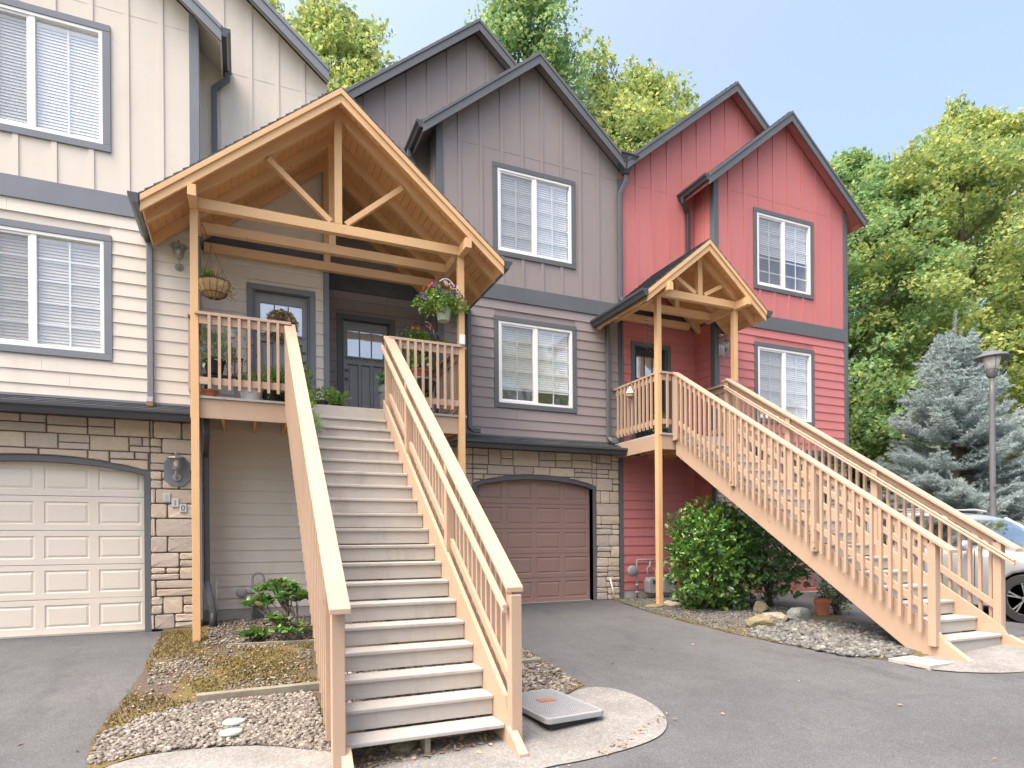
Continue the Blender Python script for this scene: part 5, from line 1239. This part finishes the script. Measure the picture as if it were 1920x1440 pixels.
pot('blue-grey ribbed pot with airy stems in the middle of the left landing', (.05, 9.35, ZD), .13, .16, .42, M['metal_grey'], ('oval', (.22, .2, .34), 120, .035, M['dry']))
pot('pale planter of green herbs at the front of the left landing', (.12, 8.98, ZD), .12, .15, .16, M['tile'], ('oval', (.2, .12, .13), 160, .05, M['herb']))
pot('dark planter with bushy herbs near the left newel', (.36, 9.0, ZD), .09, .11, .14, M['iron'], ('strip', (.16, .12, .2), 420, .09, M['herb']))
pot('small terracotta bowl on the boards beside the left landing post', (-.38, 8.96, ZD), .07, .10, .09, M['terracotta'])
pot('dark slatted basket planter with dark green sprigs by the newel', (.50, 9.12, ZD), .09, .11, .16, M['iron'], ('strip', (.12, .12, .22), 380, .10, M['herb']))
pot('small grey figurine planter with trailing tufts behind the left rail cap', (-.12, 9.55, 4.02), .05, .065, .10, M['tile'], ('oval', (.11, .09, .05), 60, .04, M['pale_leaf']))
# at the top of the wide stair
pot('pot of tall yellow-green herbs standing beside the top step', (.80, 9.05, ZD), .07, .09, .12, M['iron'], ('oval', (.13, .12, .28), 150, .055, M['herb']))
pot('leafy light green herb pot on the landing edge', (1.02, 9.02, ZD), .07, .085, .08, M['iron'], ('oval', (.14, .1, .12), 150, .05, M['herb']))
pot('dark broad-leaved plant with an orange bloom on the landing edge', (1.25, 9.02, ZD), .07, .085, .05, M['iron'], ('oval', (.13, .1, .12), 34, .13, M['shrub']))
pot('brown pot with bright green basil hooked inside the left stair rail', (.74, 8.25, 2.68), .07, .09, .13, M['metal_grey'], ('oval', (.11, .11, .17), 170, .05, M['herb']))
pot('grey pot of rosemary hooked lower inside the left stair rail', (.74, 7.75, 2.36), .06, .08, .12, M['metal_grey'], ('strip', (.12, .11, .13), 620, .08, M['pale_leaf']))
# right landing table
def table():
    x, y, z = 2.55, 9.55, ZD; root = thing('patio_table', (x, y, z), 'round dark woven patio table on the right landing', 'table'); m = MB(); m.lathe([(.30, .60), (.31, .615), (.30, .63), (.0, .63)], (x, y, z), 28); m.build('tabletop', M['metal_grey'], root)
    m = MB(); m.lathe([(.27, .44), (.295, .60), (.285, .60), (.26, .44)], (x, y, z), 28); m.build('apron', M['iron'], root)
    for k in range(4):
        a = math.tau * (k + .5) / 4; m = MB(); m.tube([(x + .25 * math.cos(a), y + .25 * math.sin(a), z), (x + .26 * math.cos(a), y + .26 * math.sin(a), z + .60)], .022, 8); m.build('leg', M['rock_grey'], root)
    m = MB(); m.lathe([(.22, .16), (.23, .17), (.22, .18), (.0, .18)], (x, y, z), 24); m.build('shelf', M['iron'], root)
table()
pot('terracotta pot with a leafy plant on the patio table', (2.55, 9.5, ZD + .632), .10, .135, .16, M['terracotta'], ('oval', (.2, .18, .2), 110, .09, M['shrub']))
pot('tiny white pot with a spiky succulent on the table shelf', (2.56, 9.38, ZD + .185), .045, .055, .07, M['white_pipe'], ('strip', (.05, .05, .08), 70, .10, M['herb']))
pot('green glazed pot between the staircase newel and the patio table', (2.12, 9.75, ZD), .12, .15, .55, M['rock_grey'], ('oval', (.14, .14, .14), 90, .08, M['shrub_dark']))

def petunias(name, label, c, r, pr, hang, seed, potmat, bracket):
    rg = np.random.default_rng(seed); root = thing(name, c, label, 'hanging plant'); c = np.array(c)
    n = 1500; p = rg.normal(size=(n, 3)); p /= np.linalg.norm(p, axis=1)[:, None]; p *= (rg.random((n, 1)) ** .35); p[:, 2] = p[:, 2] * .8 - .25 * (p[:, 0] ** 2 + p[:, 1] ** 2)
    w = 1 + .25 * np.sin(np.arctan2(p[:, 1], p[:, 0]) * 4 + seed)
    q = c + np.array([-.03, 0, .27]) + p * np.array([r * 1.15, r * .8, r * .72]) * w[:, None]
    leaves('foliage', q, .05, M['herb'], 'oval', .4, dirs=p + rg.normal(size=p.shape) * .6, parent=root)
    for mt, k in (('petal_purple', 15), ('petal_coral', 6)):
        d = rg.normal(size=(k, 3)); d[:, 1] = -abs(d[:, 1]); d[:, 2] = abs(d[:, 2]) * .9 - .1; d /= np.linalg.norm(d, axis=1)[:, None]
        ct = c + np.array([-.03, 0, .27]) + d * np.array([r * 1.2, r * .85, r * .85]) * 1.0; P = np.repeat(ct, 6, 0); D = []
        for v in d:
            a = np.cross(v, [0, 0, 1.]); a /= np.linalg.norm(a) + 1e-6; b = np.cross(v, a)
            for j in range(6): t = math.tau * j / 6; D.append(a * math.cos(t) + b * math.sin(t) + v * .35)
        leaves('blossom', P, .042, M[mt], 'oval', 0, dirs=np.array(D), parent=root, jitter=.15)
    m = MB(); m.lathe([(pr * .72, 0), (pr * .74, .006), (pr, .17), (pr + .01, .17), (pr + .01, .19), (pr - .006, .19), (pr - .01, .16), (.001, .15)], tuple(c - np.array([0, 0, .02])), 24); m.build('pot', potmat, root)
    m = MB(); top = Vector(hang)
    for k in range(3): t = math.tau * k / 3 + .4; m.tube([(c[0] + pr * math.cos(t), c[1] + pr * math.sin(t), c[2] + .16), tuple(top)], .0025, 4)
    m.build('hanger', M['iron'], root)
    m = MB(); B0, B1 = Vector(bracket[0]), Vector(bracket[1]); pts = []
    for k in range(13): t = k / 12; pts.append(B0.lerp(B1, t) + Vector((0, 0, .10 * math.sin(math.pi * t))))
    m.tube(pts, .008, 6); dirv = (B1 - B0)
    for (s0, rad_) in ((.30, .05), (.62, .04)):
        cc = B0 + dirv * s0 + Vector((0, 0, .02)); sp = [cc + dirv.normalized() * (rad_ * (1 - k / 22)) * math.cos(k * .55) + Vector((0, 0, rad_ * (1 - k / 22) * math.sin(k * .55))) for k in range(18)]; m.tube(sp, .005, 5)
    m.tube([B0 + Vector((0, 0, -.20)), B0 + Vector((0, 0, .08))], .008, 6); m.build('bracket', M['white_pipe'], root)
petunias('hanging_petunias', 'petunias in a sage green pot hung from the wide canopy right post', (2.74, 8.84, 4.42), .29, .115, (2.70, 8.84, 5.02), 3, M['sage_pot'], ((2.955, 8.84, 4.88), (2.68, 8.84, 4.98)))
petunias('hanging_petunias', 'lower petunia basket hung from the scroll bracket on the grey entry corner', (2.66, 9.75, 4.10), .30, .12, (2.72, 9.85, 4.82), 9, M['iron'], ((3.12, 10.45, 4.62), (2.75, 9.85, 4.72)))
# coir basket
def coir_basket():
    c = (-.33, 9.22, 4.42); root = thing('hanging_basket', c, 'coir-lined hanging basket of dried stems beside the left canopy post', 'hanging basket'); m = MB()
    pr = [(.02, 0), (.09, .015), (.15, .06), (.19, .13), (.205, .21), (.19, .215), (.17, .14), (.12, .08), (.0, .05)]; m.lathe(pr, c, 26); m.build('liner', M['coir'], root, smooth=True)
    m = MB()
    for k in range(14): t = math.tau * k / 14; m.tube([(c[0] + r * math.cos(t) * 1.03, c[1] + r * math.sin(t) * 1.03, c[2] + z - .003) for r, z in pr[:5]], .0028, 4)
    for r, z in ((.212, .21), (.15, .055)): m.tube([(c[0] + r * math.cos(a), c[1] + r * math.sin(a), c[2] + z) for a in np.linspace(0, math.tau, 28)], .004, 4)
    for k in range(3): t = math.tau * k / 3 + .3; m.tube([(c[0] + .205 * math.cos(t), c[1] + .205 * math.sin(t), c[2] + .21), (c[0] - .03, c[1], 5.13)], .002, 4)
    m.tube([(c[0] - .03, c[1], 5.13), (c[0] - .14, c[1] - .02, 5.38)], .004, 4); m.build('hanger', M['iron'], root)
    rg = np.random.default_rng(2); n = 260; p = rg.normal(size=(n, 3)) * np.array([.05, .05, .05]) + np.array([c[0] + .05, c[1], c[2] + .24]); leaves('dried_stems', p, .08, M['wreath'], 'strip', .2, dirs=rg.normal(size=(n, 3)) + np.array([.2, 0, 1.5]), parent=root)
    n = 90; p = rg.normal(size=(n, 3)) * np.array([.035, .03, .04]) + np.array([c[0] - .06, c[1], c[2] + .25]); leaves('dried_stems', p, .07, M['herb'], 'oval', .2, dirs=rg.normal(size=(n, 3)) + np.array([0, 0, 1.]), parent=root)
    n = 150; p = rg.random((n, 3)) * np.array([.10, .1, .22]) + np.array([c[0] + .17, c[1] - .08, c[2] - .02]); leaves('dried_stems', p, .025, M['wreath'], 'oval', .2, parent=root)
coir_basket()
# wreath on the cream door
rg = np.random.default_rng(4); n = 1500; a = rg.random(n) * 6.283; rr = .165 + rg.normal(size=n) * .022; W_ = np.stack([.575 + rr * np.cos(a), 10.17 + rg.normal(size=n) * .025, 4.50 + rr * np.sin(a)], 1)
dd = np.stack([-np.sin(a), rg.normal(size=n) * .4, np.cos(a)], 1) + rg.normal(size=(n, 3)) * .6
tag(leaves('door_wreath', W_, .06, M['wreath'], 'oval', .2, dirs=dd), 'round dried twig wreath on the cream house door', 'wreath')
# wind chimes, rail lantern, post figurine
def chime(label, c, n, L, r, top, deco):
    root = thing('wind_chime', c, label, 'wind chime'); m = MB(); m.lathe([(.002, .02), (r, .01), (r, 0), (.002, 0)], c, 16); m.build('top_disc', M['chime'], root)
    m = MB(); m.tube([(c[0], c[1], c[2] + .01), (c[0], c[1], top)], .002, 4)
    for k in range(n): t = math.tau * k / n; x, y = c[0] + r * .8 * math.cos(t), c[1] + r * .8 * math.sin(t); m.tube([(x, y, c[2]), (x, y, c[2] - .06)], .0015, 4)
    m.tube([(c[0], c[1], c[2]), (c[0], c[1], c[2] - L - .15)], .0015, 4); m.build('cord', M['iron'], root)
    for k in range(n):
        t = math.tau * k / n; x, y = c[0] + r * .8 * math.cos(t), c[1] + r * .8 * math.sin(t); l = L * (.75 + .25 * k / n)
        if deco:
            m = MB()
            for j in range(5): z = c[2] - .08 - j * l / 5 - .02 * k; m.lathe([(.001, .012), (.013, .0), (.001, -.012)], (x + .01 * math.sin(j * 2), y, z), 8)
            m.build('pendant', M['pewter'], root)
        else: m = MB(); m.tube([(x, y, c[2] - .06), (x, y, c[2] - .06 - l)], .009, 8); m.build('tube', M['chime'], root, smooth=True)
    m = MB(); m.lathe([(.001, .01), (.03, 0), (.001, -.01)], (c[0], c[1], c[2] - L - .16), 12); m.build('striker', M['wood_soffit'], root)
chime('silver tube wind chime hanging before the red corner lantern', (8.56, 9.5, 5.10), 6, .36, .055, 5.45, False)
chime('wispy charm wind chime hanging in front of the black door', (6.92, 9.62, 5.22), 5, .55, .06, 5.42, True)
chime('smaller charm wind chime nearer the narrow canopy left post', (7.14, 9.62, 5.15), 4, .40, .045, 5.42, True)
def rail_bell():
    c = (6.655, 9.72, 3.80); root = thing('bird_feeder', c, 'small cream bird feeder clipped outside the narrow landing rail', 'bird feeder')
    m = MB(); m.lathe([(.02, -.02), (.075, .0), (.08, .03), (.06, .05)], (c[0] - .06, c[1], c[2]), 14); m.build('tray', M['coir'], root)
    m = MB(); m.lathe([(.085, .06), (.06, .10), (.02, .17), (.004, .19)], (c[0] - .06, c[1], c[2]), 14); m.build('roof', M['white_pipe'], root)
    m = MB(); m.tube([(c[0] - .06, c[1], c[2] + .19), (c[0] - .05, c[1], c[2] + .26), (c[0], c[1], c[2] + .27)], .004, 5); m.build('hook', M['iron'], root)
rail_bell()
m = MB(); c = (3.01, 8.79, ZC); m.box(2.965, 3.05, 8.755, 8.80, ZC - .02, ZC + .13); o = m.build('outlet_cover', M['vinyl'], bevel=.012); tag(o, 'white weatherproof outlet cover at the base of the right canopy post', 'outlet')
pot('bright green potted plant behind the narrow landing balusters', (7.0, 9.35, 3.018), .09, .11, .14, M['iron'], ('oval', (.15, .14, .2), 130, .07, M['herb']))
pot('dark pot with a low plant beside the black door', (7.35, 9.9, 3.018), .10, .13, .22, M['iron'], ('oval', (.15, .14, .16), 110, .07, M['shrub_dark']))

# ------------------------------------------------------------------ lamp post
def lamp_post():
    x, y = 13.25, 7.35; z0 = hgt(x, y); root = thing('lamp_post', (x, y, z0), 'grey lamp post with a wide hat shade in front of the blue spruce', 'street lamp')
    m = MB(); m.lathe([(.11, 0), (.11, .06), (.075, .10), (.052, 1.9), (.047, 3.9), (.045, 4.25)], (x, y, z0), 18); m.build('pole', M['lamp_pole'], root, smooth=True)
    zb = z0 + 4.25; m = MB(); m.lathe([(.055, 0), (.085, .04), (.10, .10), (.105, .16)], (x, y, zb), 18); m.build('lamp_base', M['lamp_pole'], root, smooth=True)
    m = MB(); m.lathe([(.10, .165), (.145, .385), (.14, .40)], (x, y, zb), 18); m.build('lamp_glass', M['lamp_glass'], root, smooth=True)
    m = MB(); m.lathe([(.285, .38), (.29, .39), (.22, .45), (.10, .50), (.05, .52), (.04, .55), (.002, .56)], (x, y, zb), 28); m.build('lamp_shade', M['trim_dark'], root)
    m = MB()
    for k in range(4): t = math.tau * (k + .5) / 4; m.tube([(x + .12 * math.cos(t), y + .12 * math.sin(t), zb + .08), (x + .22 * math.cos(t), y + .22 * math.sin(t), zb + .20), (x + .24 * math.cos(t), y + .24 * math.sin(t), zb + .39)], .008, 5)
    m.build('bracket', M['lamp_pole'], root)
    m = MB(); m.box(x - .08, x + .08, y - .10, y - .06, z0 + 2.15, z0 + 2.2); m.build('collar', M['lamp_pole'], root)
lamp_post()

# ------------------------------------------------------------------ car (nose toward the street)
def car(x0, yn, label, col, name='parked_car'):
    """x0 = side nearest the stairs, yn = nose y; length runs +Y"""
    z0 = hgt(x0, yn + 1); Wd, Ln = 1.84, 4.62; root = thing(name, (x0 + Wd / 2, yn + Ln / 2, z0), label, 'car'); xc = x0 + Wd / 2
    st = [0, .06, .18, .40, .90, 1.35, 1.60, 2.2, 2.9, 3.6, 4.1, 4.42, 4.56, 4.62]
    hw = [.50, .66, .78, .86, .905, .915, .92, .92, .92, .915, .89, .84, .78, .70]
    zt = [.56, .68, .80, .92, 1.00, 1.045, 1.07, 1.07, 1.08, 1.09, 1.10, 1.06, .98, .80]
    zb = [.36, .28, .24, .22, .21, .21, .21, .21, .21, .22, .24, .28, .32, .40]
    wheels = (.87, 3.57); wr = .40
    b = MB(); rings = []
    ys = sorted(set(st + [w + wr * k for w in wheels for k in (-1, -.92, -.7, -.4, 0, .4, .7, .92, 1)]))
    for y in ys:
        h = np.interp(y, st, hw); t = np.interp(y, st, zt); bo = np.interp(y, st, zb)
        lo = bo
        for w in wheels:
            d = abs(y - w)
            if d < wr: lo = max(bo, .33 + math.sqrt(max(0, wr * wr - d * d)) - .0)
        lo = min(lo, t - .16)
        pts = [(-h * .97, lo), (-h, max(lo + .02, .50)), (-h * 1.0, max(lo + .05, .66)), (-h * .985, t - .12), (-h * .93, t - .03), (-h * .80, t + .005), (-h * .4, t + .03), (h * .4, t + .03), (h * .80, t + .005), (h * .93, t - .03), (h * .985, t - .12), (h, max(lo + .05, .66)), (h, max(lo + .02, .50)), (h * .97, lo)]
        rings.append([(xc + a, yn + y, z0 + z) for a, z in pts])
    n = len(rings[0]); vs = [p for r in rings for p in r]; fs = [(i * n + k, i * n + k + 1, (i + 1) * n + k + 1, (i + 1) * n + k) for i in range(len(rings) - 1) for k in range(n - 1)] + [tuple(range(n)), tuple(range((len(rings) - 1) * n, len(rings) * n))]
    b.add(vs, fs); b.build('body', M[col], root, smooth=True)
    ub = MB(); ub.box(xc - .62, xc + .62, yn + .3, yn + Ln - .3, z0 + .22, z0 + .7); ub.build('underbody', M['plastic'], root)
    # greenhouse: glass shell, roof and pillars
    gy = [1.28, 1.95, 2.4, 3.2, 3.9, 4.40]; gz = [1.06, 1.52, 1.63, 1.66, 1.60, 1.12]; gw = [.80, .68, .66, .66, .66, .74]
    side_b = lambda y: 1.05 + .02 * (y - 1.3)
    g = MB()
    for s in (-1, 1):
        pts = [(1.36, 1.06), (1.98, 1.47), (2.5, 1.56), (3.3, 1.58), (3.95, 1.50), (4.28, 1.14)]
        q = [(xc + s * (.865 - .20 * (z - 1.06) / .5), yn + y, z0 + z) for y, z in pts]; g.add(q, [tuple(range(6))])
    g.add([(xc - .76, yn + 1.25, z0 + 1.075), (xc + .76, yn + 1.25, z0 + 1.075), (xc + .635, yn + 1.98, z0 + 1.545), (xc - .635, yn + 1.98, z0 + 1.545)], [(0, 1, 2, 3)])
    g.add([(xc - .70, yn + 4.42, z0 + 1.13), (xc + .70, yn + 4.42, z0 + 1.13), (xc + .60, yn + 4.05, z0 + 1.53), (xc - .60, yn + 4.05, z0 + 1.53)], [(0, 1, 2, 3)])
    g.build('windows', M['car_glass'], root, recalc=False)
    r = MB(); ry = [1.93, 2.1, 2.5, 3.2, 3.85, 4.12]; rz = [1.53, 1.585, 1.645, 1.665, 1.63, 1.55]; rg_ = []
    for y, z in zip(ry, rz): rg_.append([(xc + a, yn + y, z0 + zz) for a, zz in ((-.68, z - .07), (-.66, z - .02), (-.52, z), (0, z + .02), (.52, z), (.66, z - .02), (.68, z - .07), (.62, z - .08), (-.62, z - .08))])
    m_ = 9; r.add([p for q in rg_ for p in q], [(i * m_ + k, i * m_ + (k + 1) % m_, (i + 1) * m_ + (k + 1) % m_, (i + 1) * m_ + k) for i in range(5) for k in range(m_)] + [tuple(range(m_)), tuple(range(5 * m_, 6 * m_))]); r.build('car_roof', M[col], root, smooth=True)
    p = MB()
    for s in (-1, 1):
        for a, bq in (((.83, 1.27, 1.06), (.655, 1.97, 1.53)), ((.868, 2.62, 1.07), (.675, 2.66, 1.60)), ((.866, 3.45, 1.08), (.675, 3.42, 1.60)), ((.83, 4.38, 1.10), (.655, 4.02, 1.54))):
            p.beam((xc + s * a[0], yn + a[1], z0 + a[2]), (xc + s * bq[0], yn + bq[1], z0 + bq[2]), .075, .05, (0, 1, 0))
        p.tube([(xc + s * .60, yn + 2.2, z0 + 1.655), (xc + s * .61, yn + 2.4, z0 + 1.70), (xc + s * .61, yn + 3.6, z0 + 1.71), (xc + s * .60, yn + 3.8, z0 + 1.66)], .016, 6)
    p.build('pillar', M[col], root)
    ins = MB(); ins.box(xc - .62, xc + .62, yn + 1.9, yn + 4.1, z0 + .7, z0 + 1.12)
    for sx in (-.36, .36): ins.box(xc + sx - .2, xc + sx + .2, yn + 2.75, yn + 2.9, z0 + 1.0, z0 + 1.45)
    ins.build('seats', M['interior'], root, bevel=.04)
    for s in (-1, 1):
        mi = MB(); X_ = xc + s * 1.0; mi.lathe([(.02, -.06), (.07, -.05), (.085, .0), (.06, .04), (.01, .05)], (X_, yn + 1.62, z0 + 1.10), 14, 'y', 1.35, 1); mi.beam((xc + s * .86, yn + 1.64, z0 + 1.06), (X_, yn + 1.64, z0 + 1.08), .05, .03); mi.build('wing_mirror', M[col], root, smooth=True)
        dr = MB()
        for y in (1.52, 2.62, 3.62): dr.box(xc + s * .919 - .003, xc + s * .919 + .003, yn + y - .004, yn + y + .004, z0 + .34, z0 + 1.02)
        dr.build('door_seam', M['plastic'], root)
        for y in (2.42, 3.42): h = MB(); h.box(xc + s * .93 - .012, xc + s * .93 + .012, yn + y - .09, yn + y + .09, z0 + .90, z0 + .93); h.build('door_handle', M[col], root, bevel=.008)
        hl = MB(); hl.lathe([(.02, -.04), (.13, 0), (.10, .04)], (xc + s * .66, yn + .10, z0 + .68), 16, 'y', 1.2, .6); hl.build('headlight', M['lamp_glass'], root, smooth=True)
        tl = MB(); tl.box(min(xc + s * .70, xc + s * .86), max(xc + s * .70, xc + s * .86), yn + 4.36, yn + 4.52, z0 + .92, z0 + 1.20); tl.build('tail_light', M['lens_red'], root, bevel=.02)
        for w in wheels:
            xw = xc + s * .80; ax = lambda a: (xw + s * a)
            t = MB(); prof = [(.22, -.10), (.335, -.105), (.352, -.07), (.354, .07), (.335, .105), (.235, .108), (.22, .10)]
            t.lathe([(r_, s * z_) for r_, z_ in prof], (xw, yn + w, z0 + .345), 32, 'x'); wh = t.build('wheel', M['tyre'], root, smooth=False)
            ri = MB(); ri.lathe([(.236, s * .10), (.225, s * .104), (.215, s * .07), (.20, s * .02)], (xw, yn + w, z0 + .345), 32, 'x')
            for k in range(5):
                a = math.tau * k / 5 + .3
                for da in (-.13, .13): ri.beam((xw + s * .085, yn + w + .05 * math.cos(a), z0 + .345 + .05 * math.sin(a)), (xw + s * .095, yn + w + .222 * math.cos(a + da), z0 + .345 + .222 * math.sin(a + da)), .02, .045, (1, 0, 0))
            ri.lathe([(.055, s * .06), (.055, s * .098), (.02, s * .104)], (xw, yn + w, z0 + .345), 16, 'x'); ri.build('rim', M['alloy'], wh)
            bk = MB(); bk.lathe([(.20, s * .02), (.001, s * .02)], (xw, yn + w, z0 + .345), 24, 'x'); bk.build('brake_disc', M['plastic'], wh)
            ar = MB(); ar.lathe([(.40, s * -.2), (.40, s * .095)], (xw, yn + w, z0 + .345), 28, 'x'); ar.f = ar.f[:-2]; ar.c = ar.c[:-2]; ar.build('wheel_arch', M['plastic'], root, recalc=False)
    gr = MB(); gr.box(xc - .45, xc + .45, yn - .01, yn + .05, z0 + .42, z0 + .58); gr.build('grille', M['plastic'], root)
    return root
car(10.12, 4.35, 'silver car parked nose-out behind the narrow staircase railing', 'car')


# ------------------------------------------------------------------ groups for repeated things
GR = {'townhouse': 'townhouses of the row', 'porch_canopy': 'timber porch canopies', 'porch_staircase': 'tan porch staircases', 'maple_tree': 'maple trees round the houses', 'rock': 'rocks in the gravel beds', 'timber_edging': 'timber edging strips', 'flower_pot': 'potted plants on landings and steps', 'gas_meter': 'gas meters on the siding', 'vent_pipe': 'thin pipes against the walls', 'wind_chime': 'wind chimes under the narrow canopy', 'hanging_petunias': 'hanging petunia baskets', 'photinia_shrub': 'shrubs beside the narrow staircase', 'small_shrub': 'small shrubs in the right bed', 'rhododendron_shrub': 'rhododendrons by the cream siding'}
for o in list(scene.objects):
    k = o.name.split('.')[0]
    if o.parent is None and k in GR and 'group' not in o.keys(): o['group'] = GR[k]
